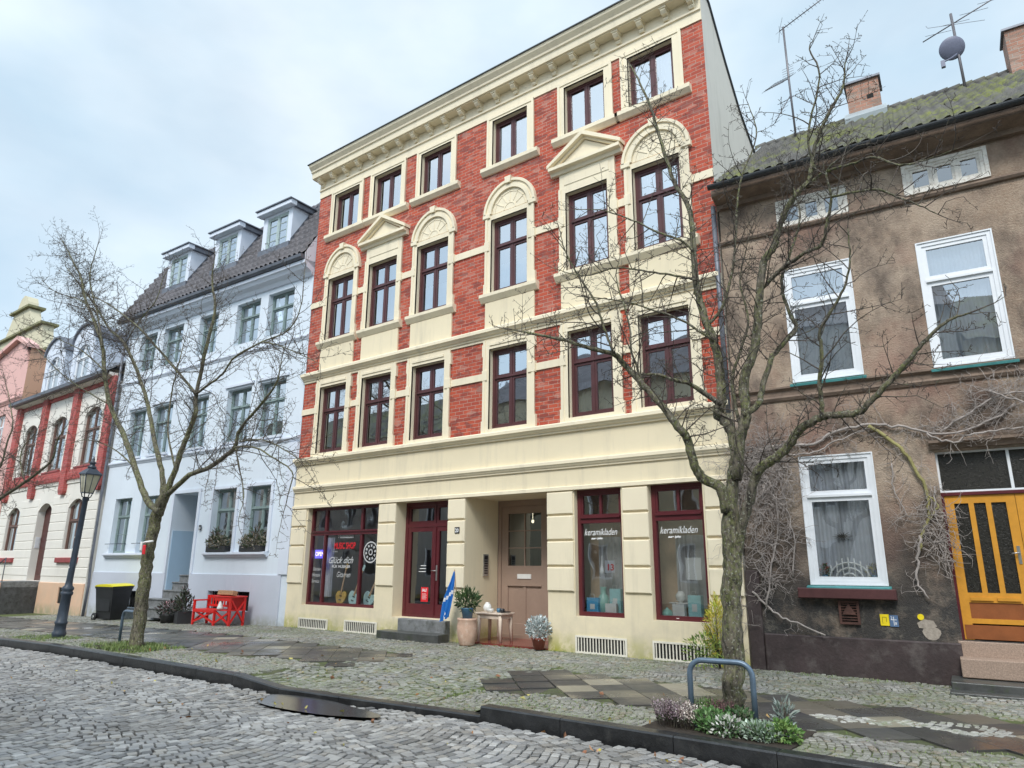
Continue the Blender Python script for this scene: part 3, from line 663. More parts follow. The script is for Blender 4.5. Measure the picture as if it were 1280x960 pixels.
# ground storey wall
SHOP = (-16.55, -13.66, .60, 3.2, .16); DOOR = (-13.0, -11.24, .44, 3.2, .36); GATE = (-10.7, -8.41, .03, 3.2, 1.22)
S1 = (-7.74, -6.65, .69, 3.2, .14); S2 = (-6.05, -4.95, .69, 3.2, .14)
g = wall_sheet(MB(), XL, XR, -.4, 4.44, [SHOP, DOOR, GATE, S1, S2], .2, -.03)
for x in (XL, XR): g.quad((x, -.03, -.4), (x, .01, -.4), (x, .01, 4.44), (x, -.03, 4.44))
g.build('ground_storey_wall', 'cream', H)
ru = MB()
for a, b_ in ((XL, -16.6), (-13.62, -13.0), (-11.24, -10.7), (-8.41, -7.76), (-6.61, -6.05), (-4.91, XR)):
    for z0, z1 in ((2.71, 3.17), (2.19, 2.67), (1.67, 2.15), (1.16, 1.63)): ru.box(a + .002, b_ - .002, -.075, -.028, z0, z1, .018)
ru.build('rusticated_block', 'creamtrim', H)
st = MB(); st.profile(XL, XR, [(0, 3.2), (-.085, 3.2), (-.085, 3.27), (-.035, 3.29), (0, 3.29)])
st.profile(XL, XR, [(p[0] - .03, p[1]) for p in shelf_profile(3.66, 3.84, .10)]); st.profile(XL - .03, XR, [(p[0] - .02, p[1]) for p in shelf_profile(4.44, 4.64, .16)])
st.profile(XL - .03, XR, shelf_profile(7.0, 7.22, .17)); st.profile(XL, XR, [(0.0, 6.93), (-.03, 6.93), (-.03, 7.0), (0.0, 7.0)])
st.build('string_course', 'creamtrim', H)
# window surrounds
for k, (a, b_) in enumerate(COLS):
    c_ = (a + b_) / 2 + .02; hw = .735; s_ = MB(); y = -.055
    # reveals of the three openings + stucco frames
    for z0, z1 in ((11.66, 13.03), (8.16, 10.14), (4.74, 6.71)):
        w_ = wall_sheet(MB(), a - .001, b_ + .001, z0 - .001, z1 + .001, [(a, b_, z0, z1)], .20, -.05); merge(s_, w_)
    def frame(z0, z1, top, hwi=hw):
        s_.box(c_ - hwi, a, y, .0, z0, z1); s_.box(b_, c_ + hwi, y, .0, z0, z1)
        s_.box(c_ - hwi, c_ + hwi, y, .0, z1, top)
        s_.box(c_ - hwi - .02, c_ - hwi + .05, y - .018, y + .002, z0, top - .001); s_.box(c_ + hwi - .05, c_ + hwi + .02, y - .018, y + .002, z0, top - .001)
    frame(11.66, 13.03, 13.16); s_.box(c_ - hw - .02, c_ + hw + .02, y - .02, y + .002, 13.09, 13.17)
    frame(4.64, 6.71, 6.935); s_.box(c_ - hw - .05, c_ - hw + .02, -.072, 0, 6.55, 6.84); s_.box(c_ + hw - .02, c_ + hw + .05, -.072, 0, 6.55, 6.84)
    s_.box(a + .02, b_ - .02, y - .022, y + .002, 6.79, 6.85)
    s_.box(c_ - hw - .05, c_ - hw + .02, -.072, 0, 4.65, 4.95); s_.box(c_ + hw - .02, c_ + hw + .05, -.072, 0, 4.65, 4.95)
    frame(8.14, 10.14, 10.27)
    for zz in (9.30, 5.93):
        s_.box(c_ - hw - .045, a - .04, y - .025, 0, zz, zz + .26, .01); s_.box(b_ + .04, c_ + hw + .045, y - .025, 0, zz, zz + .26, .01)
    s_.box(c_ - hw - .05, c_ - hw + .02, -.072, 0, 8.16, 8.42); s_.box(c_ + hw - .02, c_ + hw + .05, -.072, 0, 8.16, 8.42)
    s_.build('window_surround', 'creamtrim', H)
    # sills and apron
    s_ = MB(); s_.profile(c_ - .90, c_ + .90, [(0, 11.47), (-.05, 11.47), (-.14, 11.56), (-.14, 11.655), (.20, 11.67), (.2, 11.6), (0, 11.6)])
    s_.profile(c_ - .86, c_ + .86, [(0, 7.93), (-.06, 7.93), (-.15, 8.05), (-.15, 8.13), (.20, 8.165), (.2, 8.1), (0, 8.1)])
    s_.box(a - .001, b_ + .001, -.052, .2, 4.60, 4.746); s_.build('window_sill', 'creamtrim', H)
    s_ = MB(); s_.box(c_ - .74, c_ + .74, -.05, 0, 7.22, 7.93, .012); s_.build('apron', 'cream', H)
    # crowning
    t = MB()
    if k in (1, 4):
        t.box(c_ - .735, c_ + .735, -.05, 0, 10.27, 10.66); t.box(c_ - .6, c_ + .6, -.065, -.049, 10.34, 10.58, .01)
        t.profile(c_ - .95, c_ + .95, [(0, 10.66), (-.09, 10.66), (-.12, 10.74), (-.22, 10.76), (-.22, 10.84), (0, 10.84)])
        t.prism([(c_ - .80, 10.84), (c_ + .80, 10.84), (c_, 11.34)], -.06, 0)
        for sg in (-1, 1):
            e0 = (c_ + sg * .99, 10.84); e1 = (c_, 11.42)
            p = [e0, (e0[0], 10.93), (c_, 11.53), (c_, 11.42)]
            t.prism(p if sg < 0 else p[::-1], -.22, 0)
            p = [(c_ + sg * .84, 10.845), (c_ + sg * .93, 10.845), (c_, 11.43), (c_, 11.36)]
            t.prism(p if sg < 0 else p[::-1], -.12, 0)
        t.build('pediment', 'creamtrim', H)
    else:
        zc = 10.30; ro = .80
        t.box(c_ - .82, c_ - .6, -.10, 0, 10.20, 10.33, .01); t.box(c_ + .6, c_ + .82, -.10, 0, 10.20, 10.33, .01)
        def arc(r0, r1, y0, y1, a0=0, a1=180, n=20):
            for i in range(n):
                p, q_ = R(a0 + (a1 - a0) * i / n), R(a0 + (a1 - a0) * (i + 1) / n)
                t.prism([(c_ + r0 * math.cos(p), zc + r0 * math.sin(p)), (c_ + r1 * math.cos(p), zc + r1 * math.sin(p)), (c_ + r1 * math.cos(q_), zc + r1 * math.sin(q_)), (c_ + r0 * math.cos(q_), zc + r0 * math.sin(q_))][::-1], y0, y1)
        arc(.0001, .56, -.03, 0); arc(.56, .66, -.085, 0); arc(.66, .73, -.06, 0); arc(.73, ro, -.10, 0)
        for dg in (30, 60, 90, 120, 150):
            p = R(dg); dx, dz = math.cos(p), math.sin(p); px, pz_ = -dz * .011, dx * .011
            t.prism([(c_ + dx * .22 + px, zc + dz * .22 + pz_), (c_ + dx * .54 + px, zc + dz * .54 + pz_), (c_ + dx * .54 - px, zc + dz * .54 - pz_), (c_ + dx * .22 - px, zc + dz * .22 - pz_)], -.042, -.029)
        arc(.16, .19, -.04, -.02, n=12); arc(.46, .485, -.042, -.028)
        t.prism([(c_ - .07, zc + .68), (c_ + .07, zc + .68), (c_ + .10, zc + .86), (c_ - .10, zc + .86)], -.14, 0)
        t.build('arched_tympanum', 'creamtrim', H)
bd = MB()
xsb = [XL] + [v for a, b_ in COLS for v in ((a + b_) / 2 + .02 - .735, (a + b_) / 2 + .02 + .735)] + [XR]
for i in range(0, len(xsb), 2):
    for z0, z1 in ((9.34, 9.52), (5.96, 6.13)): bd.box(xsb[i], xsb[i + 1], -.035, 0, z0, z1)
bd.build('cream_band', 'creamtrim', H)
# cornice
cn = MB()
cn.profile(XL, XR, [(0, 13.165), (-.03, 13.165), (-.03, 13.40), (-.07, 13.41), (-.07, 13.46), (-.04, 13.47), (-.04, 13.74), (0, 13.74)])
cn.profile(XL - .06, XR, [(0, 13.74), (-.30, 13.74), (-.30, 13.76), (-.34, 13.76), (-.36, 13.93), (-.40, 13.95), (-.41, 14.0), (-.50, 14.10), (-.52, 14.17), (.1, 14.17), (.1, 13.76), (0, 13.76)])
cn.build('cornice', 'creamtrim', H)
cp = MB(); cp.box(XL - .1, XR, -.55, .15, 14.172, 14.20); cp.build('cornice_flashing', 'gutter', H)
for i in range(22):
    x = -17.08 + i * .6; m = MB()
    m.profile(x - .06, x + .06, [(-.03, 13.50), (-.09, 13.50), (-.12, 13.54), (-.10, 13.59), (-.20, 13.60), (-.26, 13.66), (-.25, 13.738), (-.03, 13.738)])
    m.box(x - .085, x + .085, -.28, -.04, 13.70, 13.739); m.build('bracket', 'creamtrim', H)
# windows
cur = {(0, 0): 'drapes', (0, 1): 'drapes', (0, 3): 'drapes', (0, 5): 'drapes', (1, 0): 'drapes', (1, 1): 'drapes', (1, 2): 'half', (1, 3): 'half', (1, 4): 'net', (1, 5): 'net', (2, 0): 'drapes', (2, 1): None, (2, 2): 'drapes', (2, 3): 'blind', (2, 4): 'half', (2, 5): 'half'}
for r_, (z0, z1) in enumerate(((11.67, 13.02), (8.17, 10.13), (4.75, 6.70))):
    for k, (a, b_) in enumerate(COLS):
        window(H, a, b_, z0, z1, .10, 'brownred', (0,) if r_ == 0 else (.64,), 2, curtain=cur.get((r_, k)), fw=.075 if r_ else .06, sash=.05)
# shop windows
def shopwin(o, vs_, tr, name='shop_window'):
    a, b_, c, d = o[:4]; y = o[4] - .045; m = MB(); m.ring(a, b_, c, d, .075, y, y + .09); gl = MB()
    ed = [a + .075] + vs_ + [b_ - .075]
    m.box(a + .075, b_ - .075, y - .012, y + .085, tr - .055, tr + .055); m.box(a + .075, b_ - .075, y - .04, y - .011, tr + .02, tr + .06)
    for v in vs_: m.box(v - .04, v + .04, y + .003, y + .08, c + .075, tr - .055); m.box(v - .04, v + .04, y + .003, y + .08, tr + .055, d - .075)
    for i in range(len(ed) - 1):
        gl.quad((ed[i], y + .05, c + .07), (ed[i + 1], y + .05, c + .07), (ed[i + 1], y + .05, tr), (ed[i], y + .05, tr)); gl.quad((ed[i], y + .05, tr), (ed[i + 1], y + .05, tr), (ed[i + 1], y + .05, d - .07), (ed[i], y + .05, d - .07))
    w_ = m.build(name, 'maroon', H); gl.build('pane', 'musicglass', w_); return w_
W1 = shopwin(SHOP, [-15.93, -14.45], 2.50)
m = MB()
for o in (S1, S2):
    pass
def shopwin2(o):
    a, b_, c, d = o[:4]; y = o[4] - .045; m = MB(); m.ring(a, b_, c, d, .085, y, y + .09); tr = 2.58
    m.box(a + .085, b_ - .085, y - .012, y + .085, tr - .07, tr + .07); m.box(a + .085, b_ - .085, y - .045, y - .011, tr + .03, tr + .07)
    mid = (a + b_) / 2; m.ring(a + .085, b_ - .085, tr + .07, d - .085, .04, y + .012, y + .07); m.box(mid - .025, mid + .025, y + .01, y + .07, tr + .11, d - .125)
    gl = MB(); gl.quad((a + .08, y + .05, c + .08), (b_ - .08, y + .05, c + .08), (b_ - .08, y + .05, d - .08), (a + .08, y + .05, d - .08))
    w_ = m.build('shop_window', 'maroon', H); gl.build('pane', 'shopglass', w_)
    t = text_mb('keramikladen', .19, a + .13, 2.27, y + .042, shear=.35, bold=.0, width=.76); merge(t, text_mb('suse john', .055, a + .30, 2.19, y + .042, shear=.15, bold=.003, width=.26))
    t.build('lettering', 'signwhite', w_); return w_
W2 = shopwin2(S1); W3 = shopwin2(S2)
# lettering on the music shop window
y = SHOP[4] - .045 + .042
t = text_mb('Musikladen', .13, -15.42, 2.36, y, bold=.003, width=.62); merge(t, text_mb('WIR SIND', .05, -15.62, 1.99, y, width=.22)); merge(t, text_mb('Glück dich', .24, -15.78, 1.70, y, shear=.5, bold=.003, width=1.0)); merge(t, text_mb('FÜR MUSIKER', .10, -15.6, 1.58, y, bold=.003, width=.75))
merge(t, text_mb('Gitarren', .2, -15.4, 1.34, y, shear=.35, width=.55)); merge(t, text_mb('Saiten', .14, -16.4, 1.50, y, shear=.2, width=.33)); merge(t, text_mb('Noten', .14, -16.42, 1.34, y, shear=.2, width=.33)); merge(t, text_mb('Service', .14, -16.43, 1.18, y, shear=.2, width=.33))
for k in range(40):     # round record emblem on the right light
    a0, a1 = k * 9, k * 9 + 9
    for r0, r1, ok in ((.24, .275, True), (.14, .20, k % 4 < 2), (.05, .08, True)):
        if ok: t.v += [(-14.09 + r * math.cos(R(q_)), y, 1.98 + r * math.sin(R(q_))) for r, q_ in ((r0, a0), (r1, a0), (r1, a1), (r0, a1))]; t.face(tuple(range(len(t.v) - 4, len(t.v))))
t.build('lettering', 'lettering', W1)
t = text_mb('MUSIC SHOP', .23, -15.56, 2.08, y, bold=.005, width=.86); t.build('red_lettering', 'signred', W1)
# shop door
a, b_, c, d, dp = DOOR; m = MB(); y = dp - .05; m.ring(a, b_, c, d, .09, y, y + .1, .05); tr = 2.62
m.box(a + .09, b_ - .09, y + .002, y + .09, tr - .04, tr + .04); gl = MB()
mid = -11.96
for p, q_ in ((a + .09, mid - .01), (mid + .01, b_ - .09)):
    m.ring(p, q_, tr + .04, d - .09, .07, y + .02, y + .08); m.ring(p, q_, c + .05, tr - .04, .11, y + .015, y + .08, .26)
    gl.quad((p + .06, y + .05, c + .28), (q_ - .06, y + .05, c + .28), (q_ - .06, y + .05, d - .12), (p + .06, y + .05, d - .12))
m.box(mid - .03, mid + .03, y - .01, y + .016, c + .05, tr - .04)
D1 = m.build('shop_door', 'maroon', H); gl.build('pane', 'darkglass', D1)
m = MB(); m.box(mid + .05, mid + .095, y - .0, y + .014, 1.30, 1.66); m.tube([(mid + .07, y, 1.53), (mid + .07, y - .05, 1.53), (mid - .06, y - .055, 1.53)], .011, 6); m.build('handle', 'steel', D1)
m = MB(); m.quad((-12.42, y + .047, .80), (-12.18, y + .047, .80), (-12.18, y + .047, 1.14), (-12.42, y + .047, 1.14)); nt_ = m.build('red_notice', 'signred', D1)
t = text_mb('SALE', .09, -12.39, 1.04, y + .044, shear=.3, bold=.003, width=.17)
for k in range(5): t.quad((-12.38, y + .044, .86 + k * .03), (-12.25 + (k % 2) * .03, y + .044, .86 + k * .03), (-12.25 + (k % 2) * .03, y + .044, .868 + k * .03), (-12.38, y + .044, .868 + k * .03))
for k in range(3): t.quad((-12.52 + .03 * k, y + .044, 1.50 + k * .07), (-12.28, y + .044, 1.50 + k * .07), (-12.28, y + .044, 1.515 + k * .07), (-12.52 + .03 * k, y + .044, 1.515 + k * .07))
t.build('notice_lettering', 'signwhite', D1)
m = MB(); m.box(-12.62, -11.10, -.20, .4, -.02, .435, .012); m.build('upper_step', 'stone', H, .008)
m = MB(); m.box(-12.95, -10.98, -.56, -.203, -.05, .17, .015); m.build('lower_step', 'stonedark', H, .008)
# gateway door
a, b_, c, d, dp = GATE; y = dp - .02; m = MB(); gl = MB(); pn = MB()
zt = 3.2; m.box(a, a + .10, y, y + .1, c, zt); m.box(b_ - .10, b_, y, y + .1, c, zt); m.box(a + .10, b_ - .10, y, y + .1, 3.06, zt); m.box(a + .1, b_ - .1, y - .005, y + .09, c, c + .08)
x0, x1, x2 = a + .10, -9.24, b_ - .10
for p, q_ in ((x0 + .004, x1 - .004), (x1 + .004, x2 - .004)):
    st_ = .19 if q_ - p > 1 else .13
    m.box(p, p + st_, y + .02, y + .08, c + .08, 3.055); m.box(q_ - st_, q_, y + .02, y + .08, c + .08, 3.055)
    for z0, z1 in ((c + .08, .36), (1.22, 1.66), (2.88, 3.055)): m.box(p + st_, q_ - st_, y + .02, y + .08, z0, z1)
    m.box(p + st_, q_ - st_, y + .05, y + .07, .36, 1.22)
    mm = (p + q_) / 2; m.box(mm - .035, mm + .035, y + .03, y + .075, .36, 1.22) if q_ - p > 1 else None
    m.box(p + st_ - .01, q_ - st_ + .01, y + .005, y + .02, 1.20, 1.235)
    g0, g1 = p + st_, q_ - st_
    gl.quad((g0 - .01, y + .05, 1.65), (g1 + .01, y + .05, 1.65), (g1 + .01, y + .05, 2.89), (g0 - .01, y + .05, 2.89))
    m.box(mm - .016, mm + .016, y + .03, y + .07, 1.66, 2.88)
    for zz in (2.07, 2.47): m.box(g0, mm - .016, y + .032, y + .068, zz - .013, zz + .013); m.box(mm + .016, g1, y + .032, y + .068, zz - .013, zz + .013)
D2 = m.build('entrance_door', 'doorbrown', H); gl.build('pane', 'darkglass', D2)
m = MB(); m.box(-10.12, -9.72, y + .0, y + .019, 1.36, 1.47, .006); m.build('letter_slot', 'whitecer', D2)
m = MB(); m.box(-9.21, -9.16, y + .0, y + .019, 1.14, 1.50); m.tube([(-9.185, y, 1.37), (-9.185, y - .05, 1.37), (-9.08, y - .055, 1.37)], .011, 6); m.build('handle', 'steel', D2)
fl = MB(); fl.box(a - .0, b_ + .0, -.06, dp + .1, -.06, .034); fl.build('passage_floor', 'redtile', H)
m = MB(); m.box(a + .001, a + .03, .62, .80, 1.42, 1.92); m.build('intercom', 'steel', H)
m = MB()
for k in range(6): m.box(a + .03, a + .034, .65, .77, 1.47 + k * .055, 1.50 + k * .055)
m.box(a + .03, a + .034, .65, .77, 1.80, 1.88); m.build('intercom_button', 'signblack', H)
# basement grilles
for a, b_, z1 in ((-16.6, -15.37, .25), (-14.71, -13.49, .27), (-7.75, -6.61, .31), (-6.08, -4.95, .31)):
    m = MB(); z0 = .0; m.ring(a, b_, z0, z1 + .02, .035, -.058, -.035)
    n = 16
    for i in range(n): u = a + .035 + (b_ - a - .07) * (i + .5) / n; m.box(u - .011, u + .011, -.05, -.038, z0 + .035, z1 - .015)
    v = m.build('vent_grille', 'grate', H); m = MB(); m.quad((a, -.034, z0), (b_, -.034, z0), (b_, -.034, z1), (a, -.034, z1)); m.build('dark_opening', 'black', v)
# shop interiors
m = MB(); m.box(-7.9, -4.6, .85, .9, .5, 3.5); m.quad((-8.0, .1, 3.35), (-4.5, .1, 3.35), (-4.5, 3, 3.35), (-8.0, 3, 3.35)); m.build('interior_wall', 'beige', H)
m = MB(); m.box(-7.8, -6.6, .12, .75, .60, .70); m.box(-6.1, -4.9, .12, .75, .60, .70); m.build('window_ledge', 'whiteframe', H)
m = MB(); m.box(-16.6, -13.6, .14, .9, .50, .62); m.build('display_ledge', 'room', H)
for o in (S1, S2):
    m = curtain_mb(o[0] + .22, o[1] - .02, .9, 2.25, .6, 5, .03); m.build('backdrop_cloth', 'fabricgrey', H)
m = curtain_mb(-16.5, -16.05, .8, 2.4, .55, 5, .03); merge(m, curtain_mb(-14.9, -13.75, 1.2, 2.45, 1.1, 6, .04)); m.build('backdrop_cloth', 'lace', H)
# satellite: small house number tile
m = MB(); m.box(-10.98, -10.84, -.095, -.076, 2.38, 2.52, .004); N_ = m.build('house_number_plate', 'signblack', H)
t = text_mb('20', .12, -10.965, 2.405, -.0965, bold=.003, width=.11); t.build('number', 'signwhite', N_)
m = MB(); m.lathe([(.01, -.04), (.03, -.02), (.035, .01), (.02, .04)], (-10.05, 1.75, 2.72), 12); m.tube([(-10.05, 1.75, 2.78), (-10.05, 1.75, 3.4)], .006, 4); o_ = m.build('hall_lamp', glow('warm lamp', (1, .85, .6), 3), H)
# downpipe between this house and the brown one
m = MB(); m.tube([(XR - .02, -.12, 4.4), (XR - .02, -.12, 8.6)], .05, 8); m.build('downpipe', 'zinc', H)
# ------------------------------------------------------------------ brown house
B = empty('terraced_house', (-4.25, 12.5, 0), R(4.6), 'old brown pebble-dashed house with mossy tiled roof and orange front door', 'house')
UE = 7.2
ops = [(1.13, 2.24, 7.86, 8.36), (3.25, 4.38, 7.92, 8.42), (1.08, 2.2, 4.84, 6.97), (3.24, 4.30, 4.80, 6.98), (1.04, 2.17, 1.38, 3.50), (3.06, 4.95, .62, 3.44, .3)]
wl = wall_sheet(MB(), 0, UE, -.5, 8.9, ops, .09); wl.build('front_wall', 'brown', B)
m = MB(); m.quad((0, 0, -.5), (0, 9, -.5), (0, 9, 8.6), (0, 0, 8.6)); m.quad((UE, 0, -.5), (UE, 9, -.5), (UE, 9, 8.6), (UE, 0, 8.6)); m.quad((0, 9, -.5), (UE, 9, -.5), (UE, 9, 8.6), (0, 9, 8.6))
for u in (0, UE): m.tri((u, -.4, 8.6), (u, 9, 8.6), (u, 4.3, 12.2))
m.build('side_wall', 'brown', B)
m = MB()
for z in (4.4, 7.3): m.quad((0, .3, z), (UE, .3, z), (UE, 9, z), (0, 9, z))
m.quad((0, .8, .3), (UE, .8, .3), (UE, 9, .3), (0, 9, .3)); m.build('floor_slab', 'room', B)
r = slope_roof(MB(), .05, UE, -.48, 8.80, 4.3, 12.30, .205, .33, .085, .034, 9, 4); r.quad((0, 4.3, 12.28), (UE, 4.3, 12.28), (UE, 9.4, 8.7), (0, 9.4, 8.7)); r.build('roof', 'tilemoss', B)
m = MB(); n = 30
for i in range(n): m.tube([(UE * i / n, 4.3, 12.34), (UE * (i + 1) / n + .03, 4.3, 12.36)], [.105, .12], 8)
m.build('ridge_tiles', 'tilemoss', B)
m = MB(); m.quad((-.02, -.45, 8.86), (.30, -.45, 8.88), (.16, 4.3, 12.40), (-.02, 4.3, 12.40)); m.build('roof_flashing', 'flash', B)
m = MB(); m.profile(-.02, UE, [(0, 8.52), (-.10, 8.52), (-.12, 8.60), (-.42, 8.66), (-.42, 8.79), (0, 8.86)]); m.build('eaves_board', 'brownband', B)
m = MB(); k = 9
for i in range(k): pass
pr = [(-.50 - .075 + .075 * math.cos(R(a)), 8.80 + .075 * math.sin(R(a))) for a in range(180, 361, 20)]
m.profile(-.03, UE, pr + [(y * 1.0, z + .006) for y, z in [(-.50 - .01, 8.80)]] ); m.build('gutter', 'gutter', B)
m = MB(); m.profile(0, UE, [(0, 7.76), (-.05, 7.77), (-.075, 7.81), (-.05, 7.85), (0, 7.86)])
m.profile(0, UE, [(0, 4.53), (-.03, 4.53), (-.06, 4.58), (-.03, 4.62), (-.03, 4.70), (-.09, 4.74), (-.09, 4.77), (0, 4.79)]); m.build('string_course', 'brownband', B)
m = MB(); m.box(.22, 3.04, -.06, 0, -.5, .58, .02); m.build('painted_plinth', 'plinth', B); m = MB(); m.box(-.02, .21, -.05, 0, -.5, 1.6, .01); m.build('painted_strip', 'plinth', B)
m = MB(); m.profile(3.0, UE, [(0, 3.47), (-.05, 3.47), (-.07, 3.53), (-.14, 3.56), (-.14, 3.60), (0, 3.62)]); m.build('door_hood', 'brownband', B)
for o in ops[:2]:
    a, b_, c, d = o[:4]; window(B, a, b_, c, d, -.01, 'oldwhite', (0,), 3, curtain=None, fw=.055, sash=.045, glass='darkglass'); m = MB(); m.ring(a - .06, b_ + .06, c - .02, d + .05, .058, -.025, .01); m.build('window_trim', 'oldwhite', B)
for i, o in enumerate(ops[2:5]):
    a, b_, c, d = o[:4]; w_ = window(B, a, b_, c, d, .0, 'whiteframe', (.68,), 1, curtain='net', fw=.07, sash=.06, name='window', cmat='lace', glass='shopglass' if i == 2 else 'glass2')
    m = MB(); m.ring(a - .012, b_ + .012, c - .004, d + .012, .022, -.018, .0); m.build('outer_trim', 'whiteframe', w_)
for o in ops[2:4]:
    a, b_, c, d = o[:4]; m = MB(); m.profile(a - .05, b_ + .05, [(.02, c - .08), (-.10, c - .09), (-.11, c - .05), (.02, c - .01)]); m.build('sill', 'teal', B)
m = MB(); m.profile(.98, 2.22, [(.02, 1.33), (-.12, 1.33), (-.12, 1.345), (.02, 1.375)]); m.build('metal_sill', 'teal', B)
m = MB(); m.box(.84, 2.28, -.16, -.002, 1.17, 1.33, .012); m.build('sill', mat('maroon brown sill paint', (.085, .03, .03), .5, .2, 5, .002), B)
# front door
a, b_, c, d = 3.06, 4.95, .62, 3.44; y = .10; m = MB(); m.ring(a, b_, 2.80, d, .03, y, y + .05); m.box((a + b_) / 2 - .02, (a + b_) / 2 + .02, y + .001, y + .05, 2.83, d - .03); f = m.build('transom_light', 'whiteframe', B)
g = MB(); g.quad((a + .02, y + .03, 2.82), (b_ - .02, y + .03, 2.82), (b_ - .02, y + .03, d - .02), (a + .02, y + .03, d - .02)); g.build('pane', 'obscure', f)
m = MB(); m.box(a, a + .035, y - .01, y + .1, c, 2.80); m.box(a, b_, y - .012, y + .1, 2.752, 2.80); m.box(b_ - .035, b_, y - .01, y + .1, c, 2.75); m.build('door_frame', 'maroon', B)
mid = (a + b_) / 2
for p, q_ in ((a + .037, mid - .003), (mid + .003, b_ - .037)):
    m = MB(); g = MB(); z0, z1 = c + .01, 2.748; yy = y + .02
    m.box(p, p + .12, yy, yy + .05, z0, z1); m.box(q_ - .12, q_, yy, yy + .05, z0, z1); m.box(p + .12, q_ - .12, yy, yy + .05, z1 - .12, z1)
    m.box(p + .12, q_ - .12, yy, yy + .05, 1.16, 1.30); m.box(p + .12, q_ - .12, yy, yy + .05, .86, .93)
    wdt = (q_ - p - .24)
    for t in (1, 2): u = p + .12 + wdt * t / 3; m.box(u - .035, u + .035, yy, yy + .05, 1.30, z1 - .12)
    for t in (0, 1): m.box(p + .13 + t * wdt / 2 + .02, p + .10 + (t + 1) * wdt / 2, yy - .025, yy, 1.19, 1.235)
    D = m.build('door_leaf', 'doororange', B); g.quad((p + .1, yy + .03, 1.28), (q_ - .1, yy + .03, 1.28), (q_ - .1, yy + .03, z1 - .1), (p + .1, yy + .03, z1 - .1)); g.build('pane', 'obscure', D)
    m = MB(); m.box(p + .12, q_ - .12, yy + .015, yy + .04, .93, 1.16); m.box(p + .02, q_ - .02, yy - .006, yy - .001, z0 + .01, .84); m.build('kick_panel', 'doorrust', D)
    if p < mid - .5:
        m = MB(); m.box(q_ - .085, q_ - .045, yy - .008, yy, 1.72, 1.98); m.tube([(q_ - .065, yy, 1.88), (q_ - .065, yy - .05, 1.88), (q_ - .16, yy - .05, 1.87)], .012, 6); m.build('handle', 'steel', D)
m = MB(); m.box(3.0, 5.2, -.02, .30, .38, .615, .01); m.build('threshold_step', 'terrazzo', B, .006)
m = MB(); m.box(3.0, 5.2, -.32, -.022, .14, .40, .01); m.build('upper_step', 'terrazzo', B, .006)
m = MB(); m.box(2.86, 5.4, -.75, -.06, -.03, .13, .012); m.build('middle_step', 'stonedark', B, .006); m = MB(); m.box(2.84, 5.4, -1.02, -.752, -.16, .03, .012); m.build('bottom_step', 'stonedark', B, .006)
# cast iron vent, patch of pale filler and yellow dot
m = MB(); m.ring(1.42, 1.72, .78, 1.14, .035, -.05, .0)
for i in range(7): zz = .84 + i * .04; m.box(1.455, 1.685, -.045, -.01, zz, zz + .014)
m.prism([(1.47, .93), (1.67, .93), (1.57, 1.10)], -.055, -.02); m.build('cast_vent', 'meter', B)
m = MB(); pts = [(2.50, .84), (2.60, .90), (2.72, .88), (2.76, .80), (2.66, .76), (2.52, .77)]; m.prism(pts, -.008, .0)
m.prism([(2.68 + .12 * math.cos(a) * (1 + .1 * math.sin(3 * a)), .70 + .10 * math.sin(a)) for a in [k * .42 for k in range(15)]], -.006, .0); m.build('filler_patch', mat('pale filler', (.36, .31, .26), .9, .25, 20, .006, 40), B)
# chimneys
for u0, u1, yc, z0, z1, cm in ((2.30, 3.0, 4.1, 11.5, 13.02, 'oldbrick'), (5.5, 6.5, 4.1, 11.5, 13.10, 'oldbrick')):
    m = MB(); m.box(u0, u1, yc - .3, yc + .3, z0, z1); ch = m.build('chimney', cm, B)
    m = MB(); m.box(u0 - .05, u1 + .05, yc - .36, yc + .36, z1, z1 + .05); m.build('chimney_cap', 'zinc', ch)
    if u0 < 3: m = MB(); m.box(u0 + .42, u0 + .56, yc - .303, yc - .29, 12.50, 12.62); m.build('flue_hole', 'black', ch); m = MB(); m.profile(u0 - .1, u1 + .1, [(yc - .48, 12.02), (yc - .302, 12.24), (yc - .302, 12.1), (yc - .45, 11.9)]); m.build('lead_apron', 'flash', ch)
def Bw(u, y, z): return Vector((-4.25, 12.5, 0)) + Matrix.Rotation(R(4.6), 3, 'Z') @ Vector((u, y, z))
# ------------------------------------------------------------------ blue house
BL = empty('terraced_house', (-17.27, 12.5, 0), R(2.4), 'pale blue plastered house with three dormers and a deep blue entrance recess', 'house')
tops = [(-10.15, -9.0), (-8.5, -7.2), (-6.15, -5.0), (-3.92, -2.62), (-2.2, -.88)]
ops = [(a, b_, 8.86, 10.34) for a, b_ in tops] + [(a, b_, 5.50, 7.29) for a, b_ in tops]
gw = [(-10.3, -9.12), (-8.45, -7.3), (-4.02, -2.80), (-2.27, -1.10)]
PORT = (-6.3, -4.88, .2, 3.97, 1.5)
ops += [(a, b_, 2.03, 3.99) for a, b_ in gw] + [PORT] + [(-3.75, -2.9, .3, .86), (-2.5, -1.66, .32, .87), (-8.7, -7.7, .2, .75)]
UL = -11.15
m = wall_sheet(MB(), UL, 0, -.6, 10.75, ops, .26)
m.build('front_wall', 'blue', BL)
m = MB(); m.quad((UL, 0, -.6), (UL, 8, -.6), (UL, 8, 11), (UL, 0, 11)); m.quad((0, 0, -.6), (0, 8, -.6), (0, 8, 11), (0, 0, 11)); m.quad((UL, 8, -.6), (0, 8, -.6), (0, 8, 11), (UL, 8, 11))
for u in (UL, -.0): n = len(m.v); m.v += [(u, -.40, 10.95), (u, 0, 10.75), (u, 8, 10.75), (u, 6, 15.35), (u, 1.22, 14.06), (u, -.42, 11.13)]; m.face(tuple(range(n, n + 6)))
